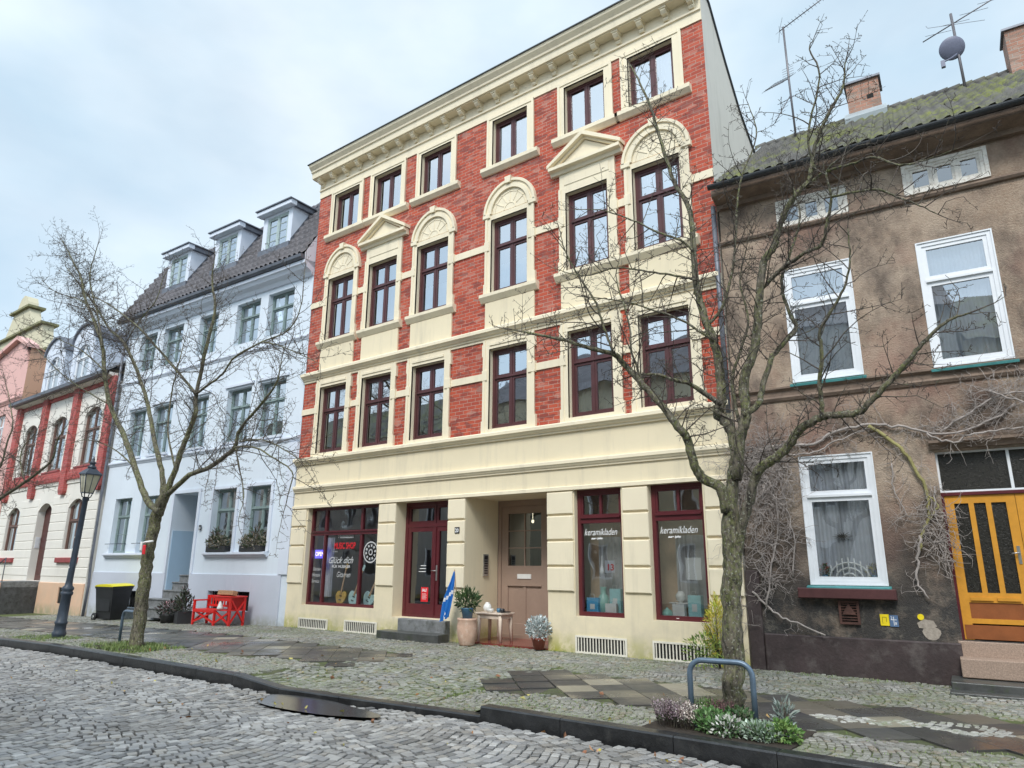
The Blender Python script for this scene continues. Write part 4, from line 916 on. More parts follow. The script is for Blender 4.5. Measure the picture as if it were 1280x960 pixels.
m.build('side_wall', 'blue', BL)
m = MB()
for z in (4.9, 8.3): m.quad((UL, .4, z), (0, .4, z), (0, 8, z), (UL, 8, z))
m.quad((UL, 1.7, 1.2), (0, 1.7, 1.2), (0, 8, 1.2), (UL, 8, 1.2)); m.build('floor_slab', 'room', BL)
m = MB()
for a, b_ in ((UL, -8.7), (-7.7, -6.3), (-4.88, -3.75), (-2.9, -2.5), (-1.66, -.3)): m.box(a, b_, -.035, .0, -.6, 1.36, .006)
for a, b_, z0, z1 in ((-8.7, -7.7, .2, .75), (-3.75, -2.9, .3, .86), (-2.5, -1.66, .32, .87)): m.box(a, b_, -.034, .0, -.6, z0, .004); m.box(a, b_, -.034, .0, z1, 1.36, .004)
m.build('plinth', 'bluelow', BL)
m = MB(); m.profile(UL, 0, shelf_profile(5.24, 5.38, .08)); m.profile(UL, 0, shelf_profile(8.42, 8.55, .07)); m.profile(UL, 0, [(0, 10.50), (-.06, 10.51), (-.12, 10.62), (-.28, 10.70), (-.34, 10.80), (-.40, 10.82), (-.40, 10.93), (0, 10.97)])
for a, b_ in ((-10.45, -7.2), (-4.15, -1.0)): m.profile(a, b_, [(0, 1.86), (-.05, 1.86), (-.09, 1.93), (-.16, 1.95), (-.16, 2.01), (0, 2.03)])
for a, b_ in tops:
    m.box(a - .12, b_ + .12, -.06, 0, 7.36, 7.44)
    m.box(a - .05, b_ + .05, -.07, .0, 5.42, 5.50)
for a, b_ in [(PORT[0], PORT[1])] + gw[2:]: z0 = 1.36 if a == PORT[0] else 2.03; m.box(a - .13, a, -.04, 0, z0, 4.08); m.box(b_, b_ + .13, -.04, 0, z0, 4.08); m.box(a, b_, -.04, 0, PORT[3] if a == PORT[0] else 3.99, 4.08)
m.box(-.45, -.02, -.05, 0, 1.38, 5.2, .004); m.build('moulding', 'bluetrim', BL)
m = MB(); a, b_, z0, z1, dp = PORT
m.box(a + .0, a + .02, .05, dp, z0, 2.75); m.quad((a, dp, z0), (b_, dp, z0), (b_, dp, z1), (a, dp, z1)); m.build('recess_lining', 'bluedeep', BL)
m = MB(); m.box(a + .25, b_ - .12, dp - .06, dp - .01, 1.12, 3.6, .02)
for zz in (1.3, 2.0): m.box(a + .4, b_ - .3, dp - .075, dp - .06, zz, zz + .55, .01)
D = m.build('front_door', 'green', BL); m = MB(); m.box(b_ - .32, b_ - .28, dp - .13, dp - .06, 1.9, 2.5); m.build('handle', 'steel', D)
for i in range(5):
    z, yf = ((1.31, .50), (1.08, .27), (.83, -.02), (.57, -.36), (.31, -.62))[i]; m = MB(); m.box(PORT[0] + .02 - (.42 if i > 2 else 0), PORT[1] - .02 + (.1 if i > 2 else 0), yf, 1.45 if i < 3 else -.04, z - .30, z - .045, .004); m.box(PORT[0] + .02 - (.44 if i > 2 else 0), PORT[1] - .02 + (.11 if i > 2 else 0), yf - .03, 1.45 if i < 3 else -.041, z - .043, z, .006)
    m.build('entrance_step', 'stone', BL, .006)
for rr, (lst, z0, z1) in enumerate(((tops, 8.86, 10.34), (tops, 5.50, 7.29), (gw, 2.03, 3.99))):
    for i, (a, b_) in enumerate(lst):
        window(BL, a, b_, z0, z1, .17, 'green', (.66,), 2, glass='glass', curtain='drapes' if (i + rr) % 2 else 'half', fw=.05, sash=.036, bars=(1, 0), cmat='drape')
for a, b_ in gw[:2]:
    m = MB(); m.tube([(a - .08, -.03, 2.35), (a - .08, -.12, 2.35), (b_ + .05, -.12, 2.35), (b_ + .05, -.03, 2.35)], .012, 6); m.build('guard_rail', 'iron', BL)
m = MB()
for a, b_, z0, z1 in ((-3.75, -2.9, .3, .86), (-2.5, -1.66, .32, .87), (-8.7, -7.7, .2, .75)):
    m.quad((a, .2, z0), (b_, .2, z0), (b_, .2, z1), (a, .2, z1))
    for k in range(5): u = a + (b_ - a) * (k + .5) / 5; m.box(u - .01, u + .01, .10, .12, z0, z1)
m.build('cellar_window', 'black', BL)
m = MB(); m.box(-4.62, -4.50, -.055, -.035, 2.72, 2.88); N_ = m.build('house_number_plate', 'signblack', BL); text_mb('21', .11, -4.61, 2.745, -.0565, bold=.003, width=.09).build('number', 'signwhite', N_)
r = slope_roof(MB(), UL - .1, .0, -.42, 11.10, 1.22, 14.05, .24, .34, .085, .05, 8, 4); r.quad((UL, 1.2, 14.05), (0, 1.2, 14.05), (0, 6.5, 15.4), (UL, 6.5, 15.4)); r.quad((UL, 6.5, 15.4), (0, 6.5, 15.4), (0, 8, 11), (UL, 8, 11)); r.build('roof', 'tiledark', BL)
m = MB(); m.profile(UL - .12, -.03, [(-.40, 10.95), (-.46, 10.94), (-.53, 10.99), (-.55, 11.08), (-.42, 11.09), (-.38, 11.0)]); m.build('gutter', 'zinc', BL)
for i in range(42): pass
dm = None
for i, cu_ in enumerate((-8.2, -5.02, -2.18)):
    m = MB(); hw = .78; y0 = .03; zb, zt = 12.0, 13.38
    a, b_ = cu_ - .56, cu_ + .56
    wall_sheet(m, cu_ - hw, cu_ + hw, 11.7, zt, [(a, b_, 12.08, 13.28)], .06, y0)
    for u in (cu_ - hw, cu_ + hw):
        n = len(m.v); m.v += [(u, y0, 11.9), (u, y0, zt), (u, 2.2, zt), (u, 2.2, 14.0), (u, .8, 13.2)]; m.face((n, n + 1, n + 2, n + 3, n + 4)) if False else m.quad((u, y0, 11.7), (u, y0, zt), (u, 1.3, zt), (u, 1.3, 13.2))
        pass
    D = m.build('dormer', 'bluetrim', BL)
    m = MB(); m.box(cu_ - hw - .15, cu_ + hw + .15, y0 - .22, y0 + .02, zt, zt + .16, .015); m.build('dormer_fascia', 'bluetrim', D)
    m = MB(); n = len(m.v); m.profile(cu_ - hw - .18, cu_ + hw + .18, [(y0 - .27, zt + .162), (1.5, zt + .162), (1.5, zt + .20), (y0 - .27, zt + .20)]); m.profile(cu_ - hw - .12, cu_ + hw + .12, [(y0 + .03, zt + .0), (1.45, zt), (1.45, zt + .16), (y0 + .03, zt + .16)]); m.build('dormer_roof', 'zinc', D)
    for s_ in (-1, 1): m = MB(); u = cu_ + s_ * hw; m.profile(u + s_ * .004, u + s_ * .03, [(y0 - .02, 11.8), (y0 - .02, 12.18), (1.2, 14.22), (1.25, 14.05)]); m.build('cheek_flashing', 'zinc', D)
    m = MB(); m.box(cu_ - hw - .04, cu_ + hw + .04, y0 - .10, y0 - .002, 11.86, 12.07); m.build('apron', 'zinc', D)
    w_ = window(D, a, b_, 12.08, 13.28, y0 + .02, 'greenlight', (0,), 2, fw=.05, sash=.045, bars=3, curtain=None)
m = MB(); m.tube([(UL - .02, -.14, z) for z in (10.9, 6, 3, 1.6)] + [(UL - .02, -.1, .9), (UL - .02, -.14, -.2)], .05, 8); m.build('downpipe', 'zinc', BL)
# ------------------------------------------------------------------ white and red house
WR = empty('terraced_house', (-28.95, 12.02, -.2), R(-1), 'off-white house with painted red brick pilasters and two rounded dormers', 'house')
UW = -10.6; q = .2
gfo = [(-9.75, -7.72, 2.1, 4.32), (-6.55 + .55, -4.3, 1.15, 4.35, .75), (-2.75, -1.0, 2.1, 4.38)]
upo = [(-9.3, -7.75, 5.72, 8.15), (-6.0, -4.3, 5.72, 8.15), (-2.55, -.9, 5.72, 8.15)]
gfo = [(-9.55, -8.0, 2.1, 4.32), (-5.9, -4.4, 1.15, 4.35, .34), (-2.7, -1.15, 2.1, 4.38)]
m = wall_sheet(MB(), UW, .05, -.6, 9.3, gfo + upo, .18)
def arch_fill(m, a, b_, z1, rise, y0, y1, n=12):
    c_ = (a + b_) / 2; w2 = (b_ - a) / 2; rr = (w2 * w2 + rise * rise) / (2 * rise)
    P_ = [(c_ + w2 * (2 * i / n - 1), z1 - rr + math.sqrt(max(0, rr * rr - (w2 * (2 * i / n - 1)) ** 2))) for i in range(n + 1)]
    m.prism([(a, z1 + .0005)] + P_[:n // 2 + 1][::1], y0, y1); m.prism([(c_, z1)] + P_[n // 2:] + [(b_, z1 + .0005)], y0, y1)
for o in gfo + upo: arch_fill(m, o[0], o[1], o[3] - .002, .32, .004, .16 if len(o) < 5 else .27)
m.build('front_wall', 'white', WR)
m = MB(); m.quad((UW, 0, -.6), (UW, 8, -.6), (UW, 8, 9), (UW, 0, 9)); m.quad((.05, 0, -.6), (.05, 8, -.6), (.05, 8, 9), (.05, 0, 9)); m.quad((UW, 8, -.6), (0, 8, -.6), (0, 8, 9), (UW, 8, 9)); m.build('side_wall', 'white', WR)
m = MB(); m.box(UW, .0, .9, 8, 4.8, 4.9); m.build('floor_slab', 'room', WR)
m = MB()
for a, b_ in ((UW, -6.0), (-4.35, -2.25), (-1.7, .02)): m.box(a, b_, -.05, 0, -.6, 1.12, .02)
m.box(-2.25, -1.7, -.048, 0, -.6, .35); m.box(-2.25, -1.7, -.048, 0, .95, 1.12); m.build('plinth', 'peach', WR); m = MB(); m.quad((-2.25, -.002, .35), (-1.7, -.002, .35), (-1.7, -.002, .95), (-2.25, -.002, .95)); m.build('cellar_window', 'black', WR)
gr = MB()
for k in range(9):
    z = 1.35 + k * .36; cuts = sorted([UW, *[v for o in gfo if o[2] < z < o[3] for v in o[:2]], .05])
    for i in range(0, len(cuts), 2): gr.box(cuts[i], cuts[i + 1], -.018, 0, z, z + .33, .012)
gr.build('grooved_render', 'white', WR)
m = MB()
for u in (-10.2, -6.9, -3.45, -.05):
    m.box(u - .26, u + .26, -.16, 0, 4.75, 9.15); m.prism([(u - .26, 4.75), (u - .18, 4.62), (u + .18, 4.62), (u + .26, 4.75)], -.15, 0)
m.box(UW, 0, -.10, 0, 5.38, 5.62)
for k in range(70): u = UW + .08 + k * .15; m.box(u, u + .08, -.13, -.0, 5.20, 5.38)
m.box(UW, 0, -.06, 0, 8.95, 9.12); m.build('pilaster', 'redbrick', WR)
m = MB(); m.box(UW, 0, -.04, 0, 5.05, 5.19); m.profile(UW, 0, [(0, 9.12), (-.1, 9.12), (-.3, 9.2), (-.3, 9.3), (0, 9.3)]); m.build('moulding', 'white', WR)
m = MB()
for o in (gfo[0], gfo[2]): m.box(o[0] - .22, o[1] + .22, -.13, 0, 1.88, 2.08, .02)
for o in upo: m.box(o[0] - .05, o[1] + .05, -.12, 0, 5.63, 5.71, .01)
m.build('window_sill', mat('dull red sill paint', (.32, .06, .06), .6, .2, 4, .002), WR)
for o in (gfo[0], gfo[2], *upo): window(WR, o[0], o[1], o[2], o[3], .10, 'brownframe', (.62,), 2, curtain='drapes', cmat='dimcurtain' if o[2] > 5 else 'drape', fw=.08, sash=.05, glass='glass')
m = MB(); o = gfo[1]; m.box(o[0], o[1], .28, .33, o[2], o[3] - .02, .01); m.box(o[0] + .2, o[0] + .7, .265, .28, 1.4, 2.3, .01); m.box(o[0] + .85, o[1] - .12, .265, .28, 1.4, 2.3, .01); m.build('front_door', 'darkwood', WR)
m = MB(); m.box(o[0] + .002, o[0] + .02, .08, .24, 2.5, 2.95); m.build('letter_box', 'whiteframe', WR)
for i in range(5):
    m = MB(); m.box(-6.3 - .3 * i, -4.4, -1.35, .3 if i == 0 else -.02, -.4, 1.14 - i * .22, .01); m.build('entrance_step', 'stone', WR)
m = MB()
m.prism([(-4.38, -.2), (-4.38, 1.1), (-4.75, 1.1), (-6.0, .2), (-6.0, -.2)][::-1], -1.45, -1.352); m.build('stair_wall', 'peach', WR)
m = MB()
for u, z in ((-4.5, 1.12), (-6.0, .6), (-7.2, .0)): m.tube([(u, -1.3, z), (u, -1.3, z + .95)], .018, 5)
m.tube([(-4.5, -1.3, 2.05), (-6.0, -1.3, 1.55), (-7.2, -1.3, .95)], .02, 5); m.build('handrail', 'iron', WR)
r = slope_roof(MB(), UW, .0, -.4, 9.32, 2.0, 11.1, .3, .4, .02, .01, 4, 3); r.quad((UW, 2, 11.1), (0, 2, 11.1), (0, 7, 12.2), (UW, 7, 12.2)); r.quad((UW, 7, 12.2), (0, 7, 12.2), (0, 8, 9), (UW, 8, 9))
for u in (UW, 0): r.quad((u, 0, 9), (u, 8, 9), (u, 7, 12.2), (u, 2, 11.1))
r.build('roof', 'slate', WR)
m = MB(); m.profile(UW, 0, [(-.4, 9.18), (-.52, 9.22), (-.54, 9.36), (-.4, 9.36)]); m.build('gutter', 'zinc', WR)
for cu_ in (-7.6, -4.35):
    hw = 1.15; y0 = .15; z0, z1 = 9.45, 11.9; m = MB(); wall_sheet(m, cu_ - hw, cu_ + hw, z0, z1 - .1, [(cu_ - .75, cu_ + .75, 9.75, 11.4)], .12, y0); arch_fill(m, cu_ - .75, cu_ + .75, 11.398, .4, y0 + .004, y0 + .1)
    for u in (cu_ - hw, cu_ + hw): m.quad((u, y0, z0), (u, 4, z0), (u, 4, z1 - .3), (u, y0, z1 - .3))
    A_ = [(cu_ + hw * math.cos(R(a)), z1 - .35 + .75 * math.sin(R(a))) for a in range(0, 181, 12)]
    m.prism(([(cu_ + hw, z1 - .36)] + A_[1:-1] + [(cu_ - hw, z1 - .36)])[::-1], y0 - .02, y0 + .1); D = m.build('dormer', 'bluetrim', WR)
    m = MB(); o_ = [(cu_ + (hw + .1) * math.cos(R(a)), z1 - .35 + .84 * math.sin(R(a))) for a in range(0, 181, 12)]
    for (p, q_, r_, s_) in zip(A_, A_[1:], o_[1:], o_): m.prism([p, s_, r_, q_][::-1], y0 - .12, 4.5)
    m.build('dormer_roof', 'zinc', D); window(D, cu_ - .75, cu_ + .75, 9.75, 11.4, y0 + .05, 'whiteframe', (.62,), 2, curtain='drapes', fw=.06)
# ------------------------------------------------------------------ pink house and the gabled house behind it
PK = empty('terraced_house', (-40.0, 12.3, -.3), R(-1), 'pink plastered house with a low gable at the far left', 'house')
m = wall_sheet(MB(), -9, 0, -.4, 11.6, [(-3.2, -1.9, 7.6, 9.4), (-3.2, -1.9, 3, 5.2), (-6.8, -5.5, 7.6, 9.4), (-6.8, -5.5, 3, 5.2)], .2)
m.prism([(-9, 11.6), (-0.0, 11.6), (-.6, 12.7), (-1.6, 13.3), (-9, 12.0)], .0, .3); m.build('front_wall', 'pink', PK)
m = MB(); n = 0; m.v = [(0, .001, -.4), (0, 9, -.4), (0, 9, 8.5), (0, 4.0, 11.2), (0, .3, 12.75), (0, .001, 12.75)]; m.face((0, 1, 2, 3, 4, 5)); m.build('side_wall', 'orange', PK)
m = MB(); m.quad((-9, 0, 11.9), (0.1, 0, 12.78), (.1, 9, 8.6), (-9, 9, 8.6)); m.build('roof', 'slate', PK)
m = MB(); m.prism([(-9, 12.05), (-1.6, 13.32), (-1.6, 13.52), (-9, 12.25)], -.25, .3); m.prism([(-1.6, 13.52), (-1.6, 13.32), (.15, 12.60), (.15, 12.78)], -.25, .3); m.profile(-9, 0, shelf_profile(9.9, 10.15, .15)); m.build('cornice', 'pink', PK)
for a, b_, c, d in ((-3.2, -1.9, 7.6, 9.4), (-3.2, -1.9, 3, 5.2), (-6.8, -5.5, 7.6, 9.4), (-6.8, -5.5, 3, 5.2)): window(PK, a, b_, c, d, .12, 'whiteframe', (.64,), 2, curtain='drapes')
GB = empty('gabled_house', (-52.0, 14.5, -.5), 0, 'weathered cream building with a curved baroque gable rising behind the pink house', 'building')
cx = 2.0
prof = [(6.6, 0), (6.6, 12.6), (5.7, 12.7), (5.6, 14.0), (4.9, 14.1), (4.6, 14.6), (4.3, 15.0), (4.1, 15.6), (4.0, 16.0), (2.3, 16.05), (1.75, 16.9), (1.3, 17.6), (.9, 17.75), (.75, 18.2), (.45, 18.6), (0, 18.75)]
out_ = [(cx + u, z) for u, z in prof] + [(cx - u, z) for u, z in prof[::-1][1:]]
m = MB(); m.prism(out_[::-1], 0, .6); m.build('gable_wall', 'sand', GB)
m = MB()
for z, hwd in ((12.6, 6.75), (14.05, 5.7), (16.0, 4.2), (17.65, 1.55)): m.box(cx - hwd, cx + hwd, -.2, .8, z, z + .14)
m.box(cx - 6.6, cx + 6.6, -.12, 0, 8.6, 8.8); m.build('moulding', mat('mossy gable moulding', (.22, .21, .11), .9, .4, 4, .01), GB)
m = MB(); m.quad((cx - 6.5, .6, 12), (cx + 6.5, .6, 12), (cx + 6.5, 9, 12), (cx - 6.5, 9, 12)); m.quad((cx + 6.5, .6, 0), (cx + 6.5, 9, 0), (cx + 6.5, 9, 12), (cx + 6.5, .6, 12)); m.build('side_wall', 'sand', GB)
# ------------------------------------------------------------------ houses across the street (reflected in the panes)
def opp(x0, x1, h, rz, wm, rm, label, storeys):
    E_ = empty('townhouse', (x0, -6.0, 0), 0, label, 'house', None); W_ = x1 - x0; o = []
    n = int(W_ / 2.2)
    for s_ in range(storeys):
        for i in range(n): u = (i + .5) * W_ / n; z = 1.0 + s_ * 3.1; o.append((u - .5, u + .5, z, z + 1.7))
    # faces +y: build with y mirrored
    m = MB(); us = sorted({0, W_, *[q_[0] for q_ in o], *[q_[1] for q_ in o]}); zs = sorted({-.4, h, *[q_[2] for q_ in o], *[q_[3] for q_ in o]})
    for i in range(len(us) - 1):
        for j in range(len(zs) - 1):
            cu_, cz = (us[i] + us[i + 1]) / 2, (zs[j] + zs[j + 1]) / 2
            if not any(q_[0] < cu_ < q_[1] and q_[2] < cz < q_[3] for q_ in o): m.quad((us[i], 0, zs[j]), (us[i], 0, zs[j + 1]), (us[i + 1], 0, zs[j + 1]), (us[i + 1], 0, zs[j]))
    for u in (0, W_): m.v += [(u, 0, -.4), (u, -8, -.4), (u, -8, h), (u, -4, rz), (u, 0, h)]; m.face(tuple(range(len(m.v) - 5, len(m.v))))
    m.build('wall', wm, E_)
    m = MB(); m.quad((0, .4, h - .1), (W_, .4, h - .1), (W_, -4, rz), (0, -4, rz)); m.quad((0, -8, h), (W_, -8, h), (W_, -4, rz), (0, -4, rz)); m.build('roof', rm, E_)
    for a, b_, c, d in o:
        m = MB(); m.ring(a, b_, c, d, .09, -.1, -.04); m.box((a + b_) / 2 - .04, (a + b_) / 2 + .04, -.1, -.04, c + .09, d - .09); w_ = m.build('window', 'whiteframe', E_); m = MB(); m.quad((a, -.11, c), (b_, -.11, c), (b_, -.11, d), (a, -.11, d)); m.build('pane', 'signblack', w_)
opp(-48, -26.3, 9.8, 13.0, 'side', 'tilemoss', 'long grey house across the street, mirrored in the music shop window', 3)
opp(-26, -12.2, 10.9, 14.2, 'sand', 'tiledark', 'sand coloured house across the street, mirrored in the left shop window', 3)
opp(-12, 1.5, 12.0, 14.6, 'side', 'tiledark', 'grey cream house across the street, mirrored in the first floor windows of the brick house', 3)
opp(1.7, 14, 10.4, 13.5, 'sand', 'tilemoss', 'sand house with mossy roof across the street, mirrored in the windows of the brown house', 3)
# ------------------------------------------------------------------ street lamp
t = empty('street_lamp', (-18.84, 7.42, gz(-18.84)), 0, 'old-fashioned dark blue grey street lamp with tapered lantern beside the kerb', 'lamp')
t.rotation_euler = (0, R(5.2), 0)
m = MB(); m.lathe([(.14, -.1), (.14, .05), (.15, .07), (.15, .12), (.125, .15), (.12, .30), (.135, .32), (.135, .36), (.115, .38), (.105, .95), (.13, .98), (.13, 1.03), (.105, 1.05), (.13, 1.09), (.13, 1.13), (.085, 1.18), (.072, 1.3), (.068, 2.2), (.058, 3.16), (.075, 3.19), (.075, 3.23), (.04, 3.27)], seg=18); m.build('post', 'iron', t)
m = MB()
for k in range(4): a = R(45 + 90 * k); m.tube([(0, 0, 3.22), (.10 * math.cos(a), .10 * math.sin(a), 3.27), (.125 * math.cos(a), .125 * math.sin(a), 3.36)], .013, 5)
m.build('bracket', 'iron', t)
def frus(m, r0, r1, z0, z1):
    P_ = [[(r * math.cos(R(45 + 90 * k)), r * math.sin(R(45 + 90 * k)), z) for k in range(4)] for r, z in ((r0, z0), (r1, z1))]
    for k in range(4): j = (k + 1) % 4; m.quad(P_[0][k], P_[0][j], P_[1][j], P_[1][k])
m = MB(); frus(m, .135, .235, 3.37, 3.80); m.build('lantern_glass', 'lampglass', t)
m = MB()
for k in range(4):
    a = R(45 + 90 * k); c_, s_ = math.cos(a), math.sin(a); m.tube([(.138 * c_, .138 * s_, 3.36), (.24 * c_, .24 * s_, 3.81)], .014, 4)
    a = R(90 * k); m.tube([(.097 * math.cos(a), .097 * math.sin(a), 3.37), (.17 * math.cos(a), .17 * math.sin(a), 3.80)], .008, 4)
frus(m, .15, .15, 3.35, 3.375); frus(m, .275, .275, 3.80, 3.83); frus(m, .275, .09, 3.83, 3.97); frus(m, .15, .275, 3.35, 3.3501)
m.quad(*[(.275 * math.cos(R(45 + 90 * k)), .275 * math.sin(R(45 + 90 * k)), 3.80) for k in range(4)]); m.build('lantern_frame', 'iron', t)
m = MB(); m.lathe([(.09, 3.96), (.10, 4.0), (.06, 4.03), (.06, 4.07), (.09, 4.10), (.03, 4.14), (.035, 4.18), (.01, 4.24)], seg=12); m.build('finial', 'iron', t)
for z, r_, a in ((2.0, .045, -100), (1.86, .04, -100), (1.6, .02, -80), (2.3, .02, -95)):
    m = MB(); c_, s_ = math.cos(R(a)), math.sin(R(a)); rr = .072; pts = [(rr * c_ + r_ * math.cos(x) * -s_, rr * s_ - .002 + r_ * math.cos(x) * c_, z + r_ * math.sin(x)) for x in [k * .52 for k in range(12)]]; m.v = pts; m.face(tuple(range(12))); m.build('sticker', 'paperwhite', t)
# ------------------------------------------------------------------ tree guard hoops
def hoop(x, y, rz, wd, h, label):
    t = empty('bicycle_stand', (x, y, 0), rz, label, 'bike stand', 'low tube hoops by the street trees'); r = .14; pts = [(-wd / 2, 0, -.1), (-wd / 2, 0, h - r)]
    for k in range(1, 7): a = R(180 - 15 * k); pts.append((-wd / 2 + r + r * math.cos(a), 0, h - r + r * math.sin(a)))
    for k in range(0, 7): a = R(90 - 15 * k); pts.append((wd / 2 - r + r * math.cos(a), 0, h - r + r * math.sin(a)))
    pts.append((wd / 2, 0, -.1)); m = MB(); m.tube(pts, .030, 12); m.build('hoop', 'rack', t)
    for s_ in (-1, 1): m = MB(); m.lathe([(.05, -.02), (.05, .006), (.032, .02)], (s_ * wd / 2, 0, 0), 12); m.build('collar', 'rack', t)
hoop(-3.0, 7.74, R(9), .66, .665, 'blue grey tube hoop in the flower bed before the near tree')
hoop(-15.82, 7.60, R(-3), .90, .66, 'blue grey tube hoop in the grass beside the left tree')
# ------------------------------------------------------------------ wheelie bin
zb = gz(-25.3) - .03
t = empty('wheelie_bin', (-25.28, 11.45, zb), R(6), 'black wheelie bin with a yellow lid in front of the pale blue house', 'bin')
m = MB(); b0 = [(-.43, -.24), (.38, -.24), (.38, .24), (-.43, .24)]; t0 = [(-.53, -.33), (.49, -.33), (.49, .33), (-.53, .33)]
P0 = [(x, y, .06) for x, y in b0]; P1 = [(x, y, 1.02) for x, y in t0]; P2 = [(x * 1.04, y * 1.06, 1.03) for x, y in t0]; P3 = [(x * 1.04, y * 1.06, 1.10) for x, y in t0]
for A, Bq in ((P0, P1), (P1, P2), (P2, P3)):
    for k in range(4): j = (k + 1) % 4; m.quad(A[k], A[j], Bq[j], Bq[k])
m.quad(*P0[::-1]); m.quad(*P3)
m.box(-.40, .36, -.30, -.27, .3, .8, .01); m.build('bin_body', 'binblack', t, .012)
m = MB(); n = 14
for i in range(n):
    f0, f1 = i / n, (i + 1) / n; h = lambda f: 1.105 + .07 * math.sin(f * math.pi) ** .6
    m.quad((-.55 + 1.08 * f0, -.37, h(f0)), (-.55 + 1.08 * f1, -.37, h(f1)), (-.55 + 1.08 * f1, .37, h(f1) + .02), (-.55 + 1.08 * f0, .37, h(f0) + .02))
    for s_ in (-.37, .37): m.quad((-.55 + 1.08 * f0, s_, 1.09), (-.55 + 1.08 * f1, s_, 1.09), (-.55 + 1.08 * f1, s_, h(f1) + (.02 if s_ > 0 else 0)), (-.55 + 1.08 * f0, s_, h(f0) + (.02 if s_ > 0 else 0)))
m.build('lid', 'binyellow', t)
for y_ in (-.30, .30):
    m = MB(); m.lathe([(.11, -.03), (.13, -.02), (.13, .02), (.11, .03)], (0, 0, 0), 18); m.v = [(x - .46, z + y_, y + .12) for x, y, z in m.v]; w_ = m.build('wheel', 'binblack', t); m = MB(); m.lathe([(.05, -.04), (.05, .04)], (0, 0, 0), 12); m.v = [(x - .46, z + y_, y + .12) for x, y, z in m.v]; m.build('hub', 'steel', w_)
# ------------------------------------------------------------------ red bench with side table, sign lying on it
t = empty('garden_bench', (-20.35, 11.55, gz(-20)), R(3), 'bright red wooden garden bench with crossed side braces and a built-in table box', 'bench')
def bar(m, a, b_, w_=.025, d=.018):
    a, b_ = Vector(a), Vector(b_); di = (b_ - a).normalized(); s_ = di.cross(Vector((0, 1, 0))); s_ = s_.normalized() if s_.length > .1 else Vector((1, 0, 0)); u_ = di.cross(s_)
    n = len(m.v)
    for p in (a, b_):
        for q_, r_ in ((-1, -1), (1, -1), (1, 1), (-1, 1)): v = p + s_ * w_ * q_ + u_ * d * r_; m.v.append(tuple(v))
    for k in range(4): j = (k + 1) % 4; m.face((n + k, n + j, n + 4 + j, n + 4 + k))
    m.face((n + 3, n + 2, n + 1, n)); m.face((n + 4, n + 5, n + 6, n + 7))
for x, y_, h in ((0, 0, .68), (0, .45, .82), (1.02, 0, .44), (1.02, .45, .82), (1.72, 0, .78), (1.72, .45, .82)):
    m = MB(); m.box(x - .03, x + .03, y_ - .03, y_ + .03, 0, h); m.build('leg', 'redpaint', t, .005)
m = MB()
for k in range(6): m.box(-.02, 1.05, -.02 + k * .08, .05 + k * .08, .42, .445)
m.box(0, 1.02, -.045, -.032, .36, .42); m.build('seat', 'redpaint', t)
m = MB(); m.box(0, 1.0, .44, .47, .74, .82); m.box(0, 1.0, .44, .47, .50, .56)
for k in range(7): m.box(.06 + k * .14, .11 + k * .14, .445, .465, .56, .74)
m.build('backrest', 'redpaint', t); m = MB(); m.box(-.04, .04, -.04, .5, .66, .70); m.build('armrest', 'redpaint', t, .005)
m = MB()
for u0, u1 in ((.02, 1.0), (1.04, 1.70)): bar(m, (u0, 0, .08), (u1, 0, .40)); bar(m, (u0, .01, .40), (u1, .01, .08))
bar(m, (0, .02, .1), (0, .44, .4)); bar(m, (1.73, .02, .1), (1.73, .44, .7)); bar(m, (1.75, .02, .7), (1.75, .44, .1)); m.build('cross_brace', 'redpaint', t)
m = MB(); m.box(.98, 1.78, -.05, .50, .80, .83, .005); m.box(1.0, 1.76, -.03, -.01, .70, .80); m.box(1.0, 1.76, .46, .48, .45, .80); m.box(1.0, 1.76, -.03, .48, .43, .455); m.build('table_box', 'redpaint', t)
o = MB(); o.box(-.36, .36, -.04, .12, 0, .13, .01); s_ = o.build('doormat_board', 'coir'); s_.location = (-19.05, 11.72, gz(-19) + .835); s_.rotation_euler = (R(-12), 0, R(3)); tag(s_, 'brown coir sign board standing on top of the red bench', 'sign')
m = MB(); m.lathe([(.10, 0), (.085, .05), (.03, .22), (.012, .27)], seg=10); s_ = m.build('cone_ornament', 'whitecer'); s_.location = (-19.10, 11.62, gz(-19) + .455); tag(s_, 'small white cone ornament on the shelf of the red bench', 'ornament')
# ------------------------------------------------------------------ plants: pots, planters, window boxes
def plant(name, loc, label, cat, parts, leaf, group=None):
    t = empty(name, loc, random.uniform(0, 3), label, cat, group)
    for nm, mb_, mt in parts: mb_.build(nm, mt, t)
    leaf.build('foliage', 'leaf', t); return t
GREEN = [(.05, .10, .03), (.08, .14, .04), (.035, .07, .025)]; DK = [(.02, .035, .02), (.035, .05, .03), (.10, .05, .05)]; SIL = [(.50, .55, .55), (.62, .66, .66), (.35, .40, .40)]; YEL = [(.58, .52, .05), (.40, .46, .06), (.62, .48, .08)]
def stems(m, n, r, h, tilt=.5, rad=.006):
    for _ in range(n):
        a = random.uniform(0, 6.28); d = random.uniform(.2, 1) * r; z1 = h * random.uniform(.6, 1)
        m.tube([(0, 0, 0), (math.cos(a) * d * .4, math.sin(a) * d * .4, z1 * .6), (math.cos(a) * d, math.sin(a) * d, z1)], [rad, rad * .8, rad * .4], 4)
    return m
